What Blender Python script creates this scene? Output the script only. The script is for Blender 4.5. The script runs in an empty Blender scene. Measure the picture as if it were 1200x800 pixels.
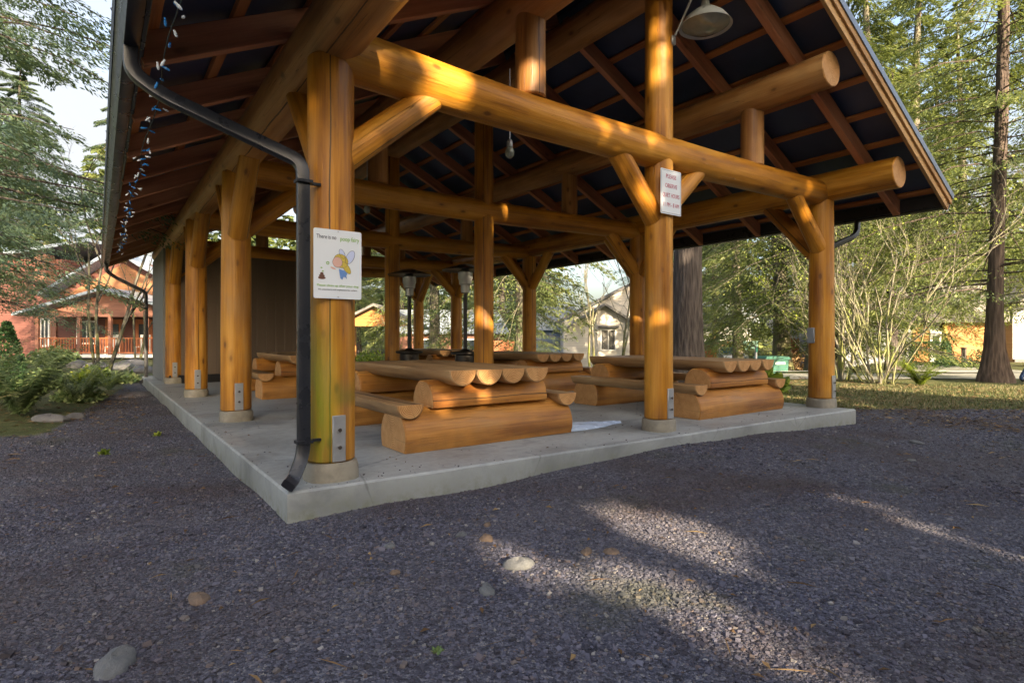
import bpy, math, random
import numpy as np
from mathutils import Vector, Matrix

random.seed(7)
R = math.radians
scene = bpy.context.scene
COL = scene.collection
PI = math.pi
CY, SY = 0.8103, 0.5859              # cosine and sine of the viewing direction against the pavilion's axes


def W(lat, d, z=0.0):                # a place given by metres to the right of / ahead of the view point
    return Vector((CY * lat + SY * d, -SY * lat + CY * d, z))


# ------------------------------------------------------------------ terrain height
def sstep(a, b, x):
    t = np.clip((x - a) / (b - a), 0, 1)
    return t * t * (3 - 2 * t)


def ground_h(x, y):
    x = np.asarray(x, float); y = np.asarray(y, float)
    lat = CY * x - SY * y; d = SY * x + CY * y
    h = -0.205 + 0 * x
    h = h + 0.105 * np.exp(-((x - 5.0) / 2.1) ** 2 - ((y - 3.7) / 0.85) ** 2)
    h = h + 0.012 * np.sin(1.7 * x + 0.6 * y) * np.sin(1.3 * y - 0.5 * x) + 0.008 * np.sin(4.1 * x + 1.0) * np.sin(3.7 * y)
    h = h + 0.05 * np.exp(-((d - 10.2) / 0.5) ** 2) * sstep(5, 7, lat)
    h = h + 0.10 * np.exp(-((x + 1.1) / 0.6) ** 2 - ((y - 11.5) / 2.5) ** 2)
    h = h - 1.0 * sstep(20, 34, d) * sstep(-12, -4, lat) * (1 - sstep(15, 18, lat))
    return h


def gh(x, y):
    return float(ground_h(x, y))


# ------------------------------------------------------------------ mesh helpers
class MB:
    def __init__(self):
        self.v, self.g, self.f, self.m = [], [], [], []

    def add(self, verts, faces, mat=0, grain=None):
        b = len(self.v)
        self.v += [tuple(p) for p in verts]
        self.g += [tuple(p) for p in (grain if grain is not None else verts)]
        self.f += [tuple(i + b for i in f) for f in faces]
        self.m += ([mat] * len(faces)) if isinstance(mat, int) else list(mat)
        return self

    def build(self, name, mats, parent=None, sharp=38, smooth=True):
        me = bpy.data.meshes.new(name)
        me.from_pydata(self.v, [], self.f)
        if not isinstance(mats, (list, tuple)):
            mats = [mats]
        for m in mats:
            me.materials.append(m)
        me.polygons.foreach_set('material_index', self.m)
        a = me.attributes.new('grain', 'FLOAT_VECTOR', 'POINT')
        a.data.foreach_set('vector', np.array(self.g, np.float32).ravel())
        if smooth:
            me.polygons.foreach_set('use_smooth', [True] * len(self.f))
            me.set_sharp_from_angle(angle=R(sharp))
        me.update()
        o = bpy.data.objects.new(name, me)
        COL.objects.link(o)
        if parent:
            o.parent = parent
        return o


def np_mesh(name, V, F, mats, parent=None, tone=None, smooth=False, midx=None):
    """V (n,3), F (m,k) all faces with k corners"""
    me = bpy.data.meshes.new(name)
    V = np.asarray(V, np.float32); F = np.asarray(F, np.int32)
    me.vertices.add(len(V)); me.vertices.foreach_set('co', V.ravel())
    k = F.shape[1]
    me.loops.add(F.size); me.loops.foreach_set('vertex_index', F.ravel())
    me.polygons.add(len(F))
    me.polygons.foreach_set('loop_start', np.arange(0, F.size, k, dtype=np.int32))
    me.polygons.foreach_set('loop_total', np.full(len(F), k, np.int32))
    for m in (mats if isinstance(mats, (list, tuple)) else [mats]):
        me.materials.append(m)
    if midx is not None:
        me.polygons.foreach_set('material_index', midx)
    if tone is not None:
        a = me.attributes.new('tone', 'FLOAT', 'POINT')
        a.data.foreach_set('value', np.asarray(tone, np.float32))
    me.polygons.foreach_set('use_smooth', [bool(smooth)] * len(F))
    me.update(calc_edges=True)
    o = bpy.data.objects.new(name, me)
    COL.objects.link(o)
    if parent:
        o.parent = parent
    return o


def thing(name, label, cat, loc=(0, 0, 0), rz=0.0, group=None):
    o = bpy.data.objects.new(name, None)
    o.empty_display_size = 0.2
    COL.objects.link(o)
    o.location = loc; o.rotation_euler = (0, 0, rz)
    return tag(o, label, cat, group)


def tag(o, label, cat, group=None):
    o['label'] = label; o['category'] = cat
    if group:
        o['group'] = group
    return o


def kind(o, k='structure'):
    o['kind'] = k
    return o


def dup(root, loc, rz, label, group=None, scale=1.0):
    r = root.copy(); COL.objects.link(r)
    r.location = loc; r.rotation_euler = (0, 0, rz); r.scale = (scale,) * 3
    r['label'] = label
    if group:
        r['group'] = group
    for ch in list(root.children):
        c = ch.copy(); COL.objects.link(c); c.parent = r
        for g in ch.children:
            d = g.copy(); COL.objects.link(d); d.parent = c
    return r


def frame(d):
    d = d.normalized()
    if abs(d.z) > 0.9:
        a = Vector((1, 0, 0)); b = d.cross(a).normalized(); a = b.cross(d).normalized()
        return a, b
    up = Vector((0, 0, 1))
    a = d.cross(up).normalized()
    b = a.cross(d).normalized()
    return a, b


LOGN = [0]


def log(mb, path, r0, r1=None, seg=22, lo=-1.0, hi=1.0, wob=0.025, ang=None, step=0.18, notch=None, cham=0.012):
    """a peeled log along path; lo/hi flatten its underside/top; notch=(s0,s1,lo) flattens a stretch"""
    LOGN[0] += 1
    rng = random.Random(LOGN[0] * 31 + 5)
    r1 = r0 if r1 is None else r1
    pts = [Vector(p) for p in path]
    if len(pts) == 3:                        # quadratic through the middle point
        pa, pm, pc = pts; pq = pm * 2 - (pa + pc) * 0.5
        fn = lambda t: pa * (1 - t) ** 2 + pq * (2 * t * (1 - t)) + pc * (t * t)
    else:
        fn = lambda t: pts[0].lerp(pts[1], t)
    L = (pts[-1] - pts[0]).length
    n = max(4, int(L / step))
    ss = sorted(set([0, cham] + [L * i / n for i in range(1, n)] + [L - cham, L] + ([notch[0] - .02, notch[0], notch[1], notch[1] + .02] if notch else [])))
    ss = [s for s in ss if 0 <= s <= L]
    off = rng.uniform(0, 60); ang = rng.uniform(0, 6.28) if ang is None else ang
    ph = [rng.uniform(0, 6.28) for _ in range(8)]
    V, G, F, M = [], [], [], []
    a, b = frame(pts[-1] - pts[0])
    for k, s in enumerate(ss):
        t = s / L; c = fn(t); r = r0 + (r1 - r0) * t
        if k == 0 or k == len(ss) - 1:
            r -= cham * .9
        lo_ = lo
        if notch and notch[0] <= s <= notch[1]:
            lo_ = notch[2]
        for i in range(seg):
            th = 2 * PI * i / seg
            w = 1 + wob * (math.sin(2 * th + ph[0] + s * .7) * .6 + math.sin(s * 1.9 + ph[1]) * .5 + math.sin(3 * th + ph[2] + s * 1.3) * .35 + math.sin(s * 5.1 + ph[3] + th) * .25)
            x, y = math.cos(th) * w, math.sin(th) * w
            y = min(max(y, lo_), hi)
            V.append(c + a * (x * r) + b * (y * r))
            G.append((r * (x * math.cos(ang) - y * math.sin(ang)), r * (x * math.sin(ang) + y * math.cos(ang)), s + off))
    for k in range(len(ss) - 1):
        for i in range(seg):
            j = (i + 1) % seg
            F.append((k * seg + i, k * seg + j, (k + 1) * seg + j, (k + 1) * seg + i)); M.append(0)
    nv = len(V)
    for k, flip in ((0, True), (len(ss) - 1, False)):
        base = len(V)
        for i in range(seg):
            V.append(V[k * seg + i].copy()); G.append(G[k * seg + i])
        F.append(tuple(range(base, base + seg))[::(-1 if flip else 1)]); M.append(1)
    mb.add(V, F, M, G)
    return mb


def beam(mb, p0, p1, w, h, mat=0, up=Vector((0, 0, 1)), bev=0.006):
    """rectangular timber from p0 to p1 (centre line), w across, h along up"""
    LOGN[0] += 1
    off = (LOGN[0] * 7.31) % 50; ox = (LOGN[0] * .37) % 3
    p0 = Vector(p0); p1 = Vector(p1); d = (p1 - p0); L = d.length; d = d.normalized()
    a = d.cross(up)
    if a.length < 1e-4:
        a = d.cross(Vector((0, 1, 0)))
    a = a.normalized(); b = a.cross(d).normalized()
    q = [(-w / 2 + bev, -h / 2), (w / 2 - bev, -h / 2), (w / 2, -h / 2 + bev), (w / 2, h / 2 - bev), (w / 2 - bev, h / 2), (-w / 2 + bev, h / 2), (-w / 2, h / 2 - bev), (-w / 2, -h / 2 + bev)]
    V, G = [], []
    for s in (0, L):
        for x, y in q:
            V.append(p0 + d * s + a * x + b * y); G.append((x + ox, y + .1, s + off))
    F = [(i, (i + 1) % 8, 8 + (i + 1) % 8, 8 + i) for i in range(8)] + [tuple(range(7, -1, -1)), tuple(range(8, 16))]
    mb.add(V, F, mat, G)
    return mb


def box(mb, c, s, mat=0, rot=None, bev=0.0):
    x, y, z = (v / 2 for v in s)
    if bev:
        e = bev
        V = []
        for sx in (-1, 1):
            for sy in (-1, 1):
                for sz in (-1, 1):
                    V += [(sx * x, sy * (y - e), sz * (z - e)), (sx * (x - e), sy * y, sz * (z - e)), (sx * (x - e), sy * (y - e), sz * z)]
        import bmesh
        bm = bmesh.new()
        vs = [bm.verts.new(v) for v in V]
        r = bmesh.ops.convex_hull(bm, input=vs)
        bm.verts.index_update()
        V = [v.co.copy() for v in bm.verts]; F = [tuple(v.index for v in f.verts) for f in bm.faces]
        bm.free()
    else:
        V = [(-x, -y, -z), (x, -y, -z), (x, y, -z), (-x, y, -z), (-x, -y, z), (x, -y, z), (x, y, z), (-x, y, z)]
        F = [(3, 2, 1, 0), (4, 5, 6, 7), (0, 1, 5, 4), (1, 2, 6, 5), (2, 3, 7, 6), (3, 0, 4, 7)]
    V = [Vector(v) for v in V]
    if rot is not None:
        V = [rot @ v for v in V]
    c = Vector(c)
    mb.add([v + c for v in V], F, mat)
    return mb


def tube(mb, path, r, seg=8, mat=0, rect=None, caps=True, r1=None):
    pts = [Vector(p) for p in path]
    V, F = [], []
    prev = None; n = len(pts)
    for k, p in enumerate(pts):
        d = ((pts[min(k + 1, n - 1)] - pts[max(k - 1, 0)])).normalized()
        if prev is None:
            a, b = frame(d)
        else:
            a = (prev - d * prev.dot(d)).normalized(); b = d.cross(a).normalized()
        prev = a
        rr = r if r1 is None else r + (r1 - r) * k / (n - 1)
        if rect:
            q = [(-1, -1), (-.6, -1), (.6, -1), (1, -1), (1, -.6), (1, .6), (1, 1), (.6, 1), (-.6, 1), (-1, 1), (-1, .6), (-1, -.6)]
            ring = [(x * rect[0] / 2 * (1 if abs(x) < 1 or abs(y) < 1 else .9), y * rect[1] / 2 * (1 if abs(x) < 1 or abs(y) < 1 else .9)) for x, y in q]
        else:
            ring = [(rr * math.cos(2 * PI * i / seg), rr * math.sin(2 * PI * i / seg)) for i in range(seg)]
        V += [p + a * x + b * y for x, y in ring]
    m = len(ring)
    for k in range(n - 1):
        for i in range(m):
            j = (i + 1) % m
            F.append((k * m + i, k * m + j, (k + 1) * m + j, (k + 1) * m + i))
    if caps:
        F.append(tuple(range(m - 1, -1, -1))); F.append(tuple(range((n - 1) * m, n * m)))
    mb.add(V, F, mat)
    return mb


def lathe(mb, prof, c=(0, 0, 0), seg=24, mat=0):
    c = Vector(c); V, F = [], []
    for r, z in prof:
        V += [c + Vector((r * math.cos(2 * PI * i / seg), r * math.sin(2 * PI * i / seg), z)) for i in range(seg)]
    for k in range(len(prof) - 1):
        for i in range(seg):
            j = (i + 1) % seg
            F.append((k * seg + i, k * seg + j, (k + 1) * seg + j, (k + 1) * seg + i))
    mb.add(V, F, mat)
    return mb


def prism(mb, poly, y0, y1, mat=0):
    """polygon in x,z extruded along y"""
    n = len(poly)
    V = [(x, y0, z) for x, z in poly] + [(x, y1, z) for x, z in poly]
    F = [tuple(range(n)), tuple(range(2 * n - 1, n - 1, -1))] + [(i, n + i, n + (i + 1) % n, (i + 1) % n) for i in range(n)]
    mb.add(V, F, mat)
    return mb


def round_path(pts, r=0.08, n=5):
    pts = [Vector(p) for p in pts]; out = [pts[0]]
    for i in range(1, len(pts) - 1):
        a = (pts[i - 1] - pts[i]); b = (pts[i + 1] - pts[i])
        ra = min(r, a.length * .45, b.length * .45)
        p0 = pts[i] + a.normalized() * ra; p2 = pts[i] + b.normalized() * ra
        for k in range(n + 1):
            t = k / n
            out.append(p0 * (1 - t) ** 2 + pts[i] * 2 * t * (1 - t) + p2 * t * t)
    out.append(pts[-1])
    return out


# ------------------------------------------------------------------ materials
def newmat(name):
    m = bpy.data.materials.new(name); m.use_nodes = True
    nt = m.node_tree; nt.nodes.clear()
    out = nt.nodes.new('ShaderNodeOutputMaterial'); b = nt.nodes.new('ShaderNodeBsdfPrincipled')
    nt.links.new(b.outputs[0], out.inputs[0])
    return m, nt, b, out


class N:
    """tiny node builder"""
    def __init__(self, nt):
        self.nt = nt

    def link(self, a, b):
        self.nt.links.new(a, b)

    def val(self, sock, v):
        if hasattr(v, 'is_linked') or hasattr(v, 'links'):
            self.link(v, sock)
        else:
            sock.default_value = v

    def attr(self, n):
        x = self.nt.nodes.new('ShaderNodeAttribute'); x.attribute_name = n
        return x

    def coord(self, which='Object'):
        return self.nt.nodes.new('ShaderNodeTexCoord').outputs[which]

    def pos(self):
        return self.nt.nodes.new('ShaderNodeNewGeometry').outputs['Position']

    def scale(self, v, s):
        m = self.nt.nodes.new('ShaderNodeMapping'); m.inputs['Scale'].default_value = s
        self.link(v, m.inputs['Vector'])
        return m.outputs[0]

    def noise(self, v, scale=1, detail=4, rough=.55, dist=0):
        n = self.nt.nodes.new('ShaderNodeTexNoise')
        self.link(v, n.inputs['Vector']); n.inputs['Scale'].default_value = scale
        n.inputs['Detail'].default_value = detail; n.inputs['Roughness'].default_value = rough; n.inputs['Distortion'].default_value = dist
        return n.outputs['Fac']

    def voro(self, v, scale=1, out='Distance', feature='F1', rand=1):
        n = self.nt.nodes.new('ShaderNodeTexVoronoi'); n.feature = feature
        self.link(v, n.inputs['Vector']); n.inputs['Scale'].default_value = scale; n.inputs['Randomness'].default_value = rand
        return n.outputs[out]

    def math(self, op, a, b=0.0, c=0.0, clamp=False):
        n = self.nt.nodes.new('ShaderNodeMath'); n.operation = op; n.use_clamp = clamp
        for i, v in enumerate((a, b, c)):
            if i < len(n.inputs):
                self.val(n.inputs[i], v)
        return n.outputs[0]

    def sep(self, v):
        n = self.nt.nodes.new('ShaderNodeSeparateXYZ'); self.link(v, n.inputs[0])
        return n.outputs

    def range(self, v, a, b, c=0.0, d=1.0):
        n = self.nt.nodes.new('ShaderNodeMapRange'); n.clamp = True
        self.val(n.inputs[0], v)
        for i, x in enumerate((a, b, c, d)):
            n.inputs[i + 1].default_value = x
        return n.outputs[0]

    def ramp(self, v, stops):
        n = self.nt.nodes.new('ShaderNodeValToRGB'); self.link(v, n.inputs[0])
        e = n.color_ramp.elements
        while len(e) < len(stops):
            e.new(.5)
        for i, (p, c) in enumerate(stops):
            e[i].position = p; e[i].color = (c[0], c[1], c[2], 1)
        return n.outputs[0]

    def mix(self, f, a, b, mode='MIX'):
        n = self.nt.nodes.new('ShaderNodeMix'); n.data_type = 'RGBA'; n.blend_type = mode
        self.val(n.inputs[0], f)
        for s, v in ((n.inputs[6], a), (n.inputs[7], b)):
            if isinstance(v, tuple):
                s.default_value = (v[0], v[1], v[2], 1)
            else:
                self.link(v, s)
        return n.outputs[2]

    def bump(self, h, strength=.3, dist=.02, normal=None):
        n = self.nt.nodes.new('ShaderNodeBump'); self.link(h, n.inputs['Height'])
        n.inputs['Strength'].default_value = strength; n.inputs['Distance'].default_value = dist
        if normal is not None:
            self.link(normal, n.inputs['Normal'])
        return n.outputs[0]


def wood_mat(name, dark, mid, light, rough=.42, algae=False, crack=True, knots=True):
    m, nt, b, out = newmat(name); n = N(nt)
    g = n.attr('grain').outputs['Vector']
    s1 = n.noise(n.scale(g, (11, 11, .55)), 1, 6, .6, .3)
    s2 = n.noise(n.scale(g, (70, 70, 2.2)), 1, 3, .6)
    lowf = n.noise(n.scale(g, (2.2, 2.2, .7)), 1, 3, .55)
    f = n.math('ADD', n.math('MULTIPLY', s1, .62), n.math('MULTIPLY', s2, .22))
    f = n.math('ADD', f, n.math('MULTIPLY', n.math('SUBTRACT', lowf, .5), .75))
    c = n.ramp(f, [(.25, dark), (.43, mid), (.62, light)])
    h = n.math('ADD', n.math('MULTIPLY', s1, .5), n.math('MULTIPLY', s2, .5))
    if knots:
        kd = n.voro(n.scale(g, (5.2, 5.2, 2.4)), 1)
        kn = n.noise(n.scale(g, (20, 20, 8)), 1, 2)
        kd = n.math('ADD', kd, n.math('MULTIPLY', kn, .08))
        kf = n.range(kd, .105, .18, 1, 0)
        c = n.mix(n.math('MULTIPLY', kf, .8), c, tuple(x * .28 for x in dark))
        halo = n.range(kd, .15, .34, 1, 0)
        c = n.mix(n.math('MULTIPLY', halo, .35), c, dark)
    if crack:
        sx, sy, sz = n.sep(g)
        wv = n.math('MULTIPLY', n.math('SUBTRACT', n.noise(n.scale(g, (0.01, .01, 1.1)), 1, 4), .5), .05)
        dy = n.math('ABSOLUTE', n.math('ADD', sy, wv))
        wd = n.math('MULTIPLY', n.noise(n.scale(g, (.01, .01, .5)), 1, 2), .015)
        cr = n.math('MULTIPLY', n.math('LESS_THAN', dy, n.math('SUBTRACT', wd, .0025)), n.math('GREATER_THAN', sx, .0))
        # short hair checks
        hc = n.noise(n.scale(g, (26, 26, .35)), 1, 1)
        hcl = n.math('MULTIPLY', n.range(n.math('ABSOLUTE', n.math('SUBTRACT', hc, .5)), 0, .006, 1, 0), n.range(n.noise(n.scale(g, (3, 3, .8)), 1, 1), .46, .52, 0, 1))
        allc = n.math('MAXIMUM', cr, n.math('MULTIPLY', hcl, .6))
        c = n.mix(n.math('MULTIPLY', allc, .85), c, (.025, .012, .005))
        h = n.math('SUBTRACT', h, n.math('MULTIPLY', allc, 2.5))
    wz = n.math('MULTIPLY', n.range(n.noise(n.scale(g, (3.5, 3.5, 1.0)), 1, 5, .65), .55, .72, 0, .45), n.range(s1, .3, .6, .4, 1))
    c = n.mix(wz, c, (.30, .20, .10))
    h = n.math('ADD', h, n.math('MULTIPLY', n.noise(n.scale(g, (9, 9, 1.2)), 1, 1), 1.6))
    # weather grime
    p = n.pos(); px, py, pz = n.sep(p)
    gr = n.math('MULTIPLY', n.range(pz, .1, .4, .55, 0), n.noise(p, 9, 4))
    c = n.mix(gr, c, (.10, .065, .035))
    if algae:
        am = n.math('MULTIPLY', n.range(px, 1.23, 1.40, 1, 0), n.range(pz, .55, 1.45, 1, 0))
        am = n.math('MULTIPLY', am, n.range(n.noise(n.scale(p, (6, 6, 1.4)), 1, 4), .36, .55, .12, 1))
        c = n.mix(n.math('MULTIPLY', am, .8), c, (.19, .26, .012))
        am2 = n.math('MULTIPLY', n.range(px, 1.30, 1.36, 0, 1), n.math('MULTIPLY', n.range(pz, .5, .56, 0, 1), n.range(pz, .6, .72, 1, 0)))
        c = n.mix(n.math('MULTIPLY', am2, .5), c, (.13, .15, .02))
    n.link(c, b.inputs['Base Color'])
    n.val(b.inputs['Roughness'], n.range(s2, .3, .7, rough - .06, rough + .12))
    b.inputs['Specular IOR Level'].default_value = .4
    n.link(n.bump(h, .55, .014), b.inputs['Normal'])
    return m


def endgrain_mat(name, a, c2):
    m, nt, b, out = newmat(name); n = N(nt)
    g = n.attr('grain').outputs['Vector']
    sx, sy, sz = n.sep(g)
    cx = n.math('ADD', sx, n.math('MULTIPLY', n.math('SUBTRACT', n.noise(g, 6, 2), .5), .05))
    r = n.math('SQRT', n.math('ADD', n.math('MULTIPLY', cx, cx), n.math('MULTIPLY', sy, sy)))
    ring = n.math('SINE', n.math('MULTIPLY', r, 420))
    f = n.math('ADD', n.math('MULTIPLY', ring, .30), n.noise(g, 14, 4))
    c = n.ramp(f, [(.3, a), (.7, c2)])
    an = n.math('ARCTAN2', sy, cx)
    star = n.range(n.math('ABSOLUTE', n.math('SINE', n.math('ADD', n.math('MULTIPLY', an, 1.5), sz))), 0, .05, 1, 0)
    c = n.mix(n.math('MULTIPLY', star, n.range(r, .0, .16, .9, .35)), c, (.06, .03, .012))
    n.link(c, b.inputs['Base Color']); b.inputs['Roughness'].default_value = .6
    n.link(n.bump(f, .15, .01), b.inputs['Normal'])
    return m


M = {}
M['log'] = wood_mat('honey_log', (.23, .077, .006), (.48, .200, .015), (.65, .325, .050))
M['log_a'] = wood_mat('honey_log_algae', (.23, .077, .006), (.48, .200, .015), (.65, .325, .050), algae=True)
M['log2'] = wood_mat('tan_log', (.22, .09, .024), (.41, .19, .055), (.54, .29, .10))
M['table'] = wood_mat('table_log', (.25, .09, .015), (.47, .205, .038), (.62, .315, .08))
M['top'] = wood_mat('table_top', (.18, .095, .04), (.36, .215, .095), (.50, .33, .17), rough=.5, knots=False)
M['end'] = endgrain_mat('log_end', (.34, .15, .04), (.58, .33, .13))
M['rafter'] = wood_mat('rafter', (.29, .11, .05), (.52, .215, .105), (.66, .32, .165), crack=False, rough=.6)
M['batten'] = wood_mat('batten', (.28, .09, .025), (.46, .17, .05), (.56, .24, .08), crack=False, rough=.6, knots=False)
M['rake'] = wood_mat('rake_board', (.24, .11, .04), (.46, .26, .10), (.58, .38, .17), crack=False, rough=.6, knots=False)


def simple(name, col, rough=.6, metal=0.0, var=.12, nscale=4.0, bump=0.0, spec=.5):
    m, nt, b, out = newmat(name); n = N(nt)
    p = n.coord('Object')
    f = n.noise(p, nscale, 5, .6)
    c = n.mix(f, tuple(max(0, x * (1 - var)) for x in col), tuple(min(1, x * (1 + var)) for x in col))
    n.link(c, b.inputs['Base Color'])
    n.val(b.inputs['Roughness'], n.range(f, .2, .8, max(.02, rough - .08), min(1, rough + .08)))
    b.inputs['Metallic'].default_value = metal; b.inputs['Specular IOR Level'].default_value = spec
    if bump:
        n.link(n.bump(n.noise(p, nscale * 8, 4), bump, .01), b.inputs['Normal'])
    return m


M['gutter'] = simple('dark_gutter', (.017, .019, .025), .3, 0, .2, 6, .05)
M['roof'] = simple('dark_roof', (.042, .062, .115), .38, 0, .35, 3, .1)
M['flash'] = simple('grey_flashing', (.16, .18, .21), .35, .6, .15, 5)
M['steel'] = simple('galvanised_steel', (.42, .43, .44), .38, .55, .15, 20, .05)
M['bolt'] = simple('rusty_bolt', (.10, .08, .07), .5, .6, .3, 30)
M['black'] = simple('black_metal', (.015, .015, .017), .35, .2, .2, 8)
M['bronze'] = simple('dark_bronze', (.035, .030, .026), .35, .5, .2, 8)
M['wire'] = simple('green_wire', (.012, .022, .015), .5)
M['lampwhite'] = simple('lamp_enamel', (.46, .50, .48), .35, .1, .12, 9)
M['lampglass'] = simple('lamp_glass', (.30, .33, .28), .15, .1, .3, 14)
M['sign'] = simple('sign_white', (.68, .72, .76), .4, 0, .04, 3)
M['txt_dark'] = simple('ink_dark', (.03, .035, .07), .5)
M['txt_green'] = simple('ink_green', (.20, .42, .04), .5)
M['txt_red'] = simple('ink_red', (.42, .05, .10), .5)
M['ink_brown'] = simple('ink_brown', (.12, .05, .03), .5)
M['ink_skin'] = simple('ink_skin', (.62, .38, .32), .5)
M['ink_yellow'] = simple('ink_yellow', (.55, .42, .06), .5)
M['ink_blue'] = simple('ink_blue', (.12, .24, .52), .5)
M['ink_wing'] = simple('ink_wing', (.52, .58, .80), .5)
M['bulb_w'] = simple('bulb_white', (.75, .82, .88), .2)
M['bulb_b'] = simple('bulb_blue', (.03, .22, .60), .2)
M['greybox'] = simple('grey_box', (.22, .24, .26), .5, .2)
M['white'] = simple('white_paint', (.74, .74, .72), .5, 0, .06)
M['glassdark'] = simple('window_glass', (.035, .045, .055), .08, 0, .3, 2)
M['rubber'] = simple('rubber', (.02, .02, .02), .8)
M['denim'] = simple('denim', (.03, .065, .16), .85, 0, .25, 30)
M['jacket'] = simple('dark_jacket', (.05, .05, .06), .8)
M['skin'] = simple('skin', (.5, .3, .22), .55)
M['hair'] = simple('hair', (.05, .03, .02), .7)


def siding(name, col, gap=.16, vertical=False, var=.18, rough=.65):
    m, nt, b, out = newmat(name); n = N(nt)
    p = n.coord('Object'); sx, sy, sz = n.sep(p)
    ax = n.math('ADD', sx, n.math('MULTIPLY', sy, 1.0)) if vertical else sz
    fr = n.math('FRACT', n.math('DIVIDE', ax, gap))
    row = n.math('FLOOR', n.math('DIVIDE', ax, gap))
    nz = n.noise(n.scale(p, (1.2, 1.2, 9) if not vertical else (9, 9, .8)), 1, 5)
    rw = n.math('FRACT', n.math('MULTIPLY', n.math('SINE', n.math('MULTIPLY', row, 12.9)), 437.5))
    f = n.math('ADD', n.math('MULTIPLY', nz, .7), n.math('MULTIPLY', rw, .3))
    c = n.mix(f, tuple(x * (1 - var) for x in col), tuple(x * (1 + var) for x in col))
    gp = n.range(fr, .0, .07, 1, 0)
    c = n.mix(n.math('MULTIPLY', gp, .6), c, tuple(x * .25 for x in col))
    n.link(c, b.inputs['Base Color']); b.inputs['Roughness'].default_value = rough
    hh = n.math('ADD', n.math('SUBTRACT', n.math('MULTIPLY', fr, -.5), gp), n.math('MULTIPLY', nz, .2))
    n.link(n.bump(hh, .6, .02), b.inputs['Normal'])
    return m


M['boards'] = siding('brown_boards', (.125, .088, .060), .21, True)
M['boards2'] = siding('grey_boards', (.17, .175, .18), .21, True)
M['red_siding'] = siding('red_siding', (.12, .045, .036), .15)
M['pink_siding'] = siding('pink_siding', (.22, .10, .07), .15)
M['orange_siding'] = siding('orange_siding', (.40, .17, .045), .19)
M['grey_siding'] = siding('grey_siding', (.27, .29, .32), .17)
M['cream'] = siding('cream_siding', (.60, .56, .50), .17, False, .06)
M['blue_siding'] = siding('blue_siding', (.16, .22, .32), .17)
M['cedar'] = siding('cedar_boards', (.36, .12, .045), .14, True)
M['porch_gable'] = siding('gable_siding', (.27, .125, .06), .17)
M['roofgrey'] = siding('grey_shingle', (.16, .155, .15), .14, False, .3, .85)
M['roofblue'] = siding('blue_metal_roof', (.24, .29, .36), .4, True, .1, .4)


def concrete_mat(name, col):
    m, nt, b, out = newmat(name); n = N(nt)
    p = n.pos()
    f1 = n.noise(p, 1.3, 5, .6); f2 = n.noise(p, 14, 5, .65); f3 = n.noise(p, 90, 3)
    f = n.math('ADD', n.math('MULTIPLY', f1, .55), n.math('MULTIPLY', f2, .45))
    c = n.ramp(f, [(.3, tuple(x * .6 for x in col)), (.5, col), (.72, tuple(min(1, x * 1.3) for x in col))])
    # damp stains with a shape of their own, moss at the foot of edges
    st = n.range(n.noise(n.scale(p, (.8, 1.6, 1)), 1, 5, .65, .6), .50, .62, 0, .5)
    c = n.mix(st, c, tuple(x * .42 for x in col))
    px, py, pz = n.sep(p)
    ms = n.math('MULTIPLY', n.range(pz, -.2, .0, .75, .0), n.range(f2, .35, .65, .1, 1))
    c = n.mix(ms, c, (.11, .115, .055))
    cr = n.voro(n.scale(p, (.55, .55, .55)), 1, 'Distance', 'DISTANCE_TO_EDGE')
    crk = n.range(n.math('ADD', cr, n.math('MULTIPLY', n.noise(p, 7, 4), .02)), .009, .014, .5, 0)
    c = n.mix(crk, c, tuple(x * .3 for x in col))
    n.link(c, b.inputs['Base Color'])
    n.val(b.inputs['Roughness'], n.range(f1, .35, .65, .42, .75))
    n.link(n.bump(n.math('ADD', f2, n.math('MULTIPLY', f3, .5)), .25, .01), b.inputs['Normal'])
    return m


M['concrete'] = concrete_mat('slab_concrete', (.31, .33, .335))
M['pier'] = concrete_mat('pier_concrete', (.25, .225, .175))
M['road'] = concrete_mat('road_concrete', (.42, .42, .42))


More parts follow.
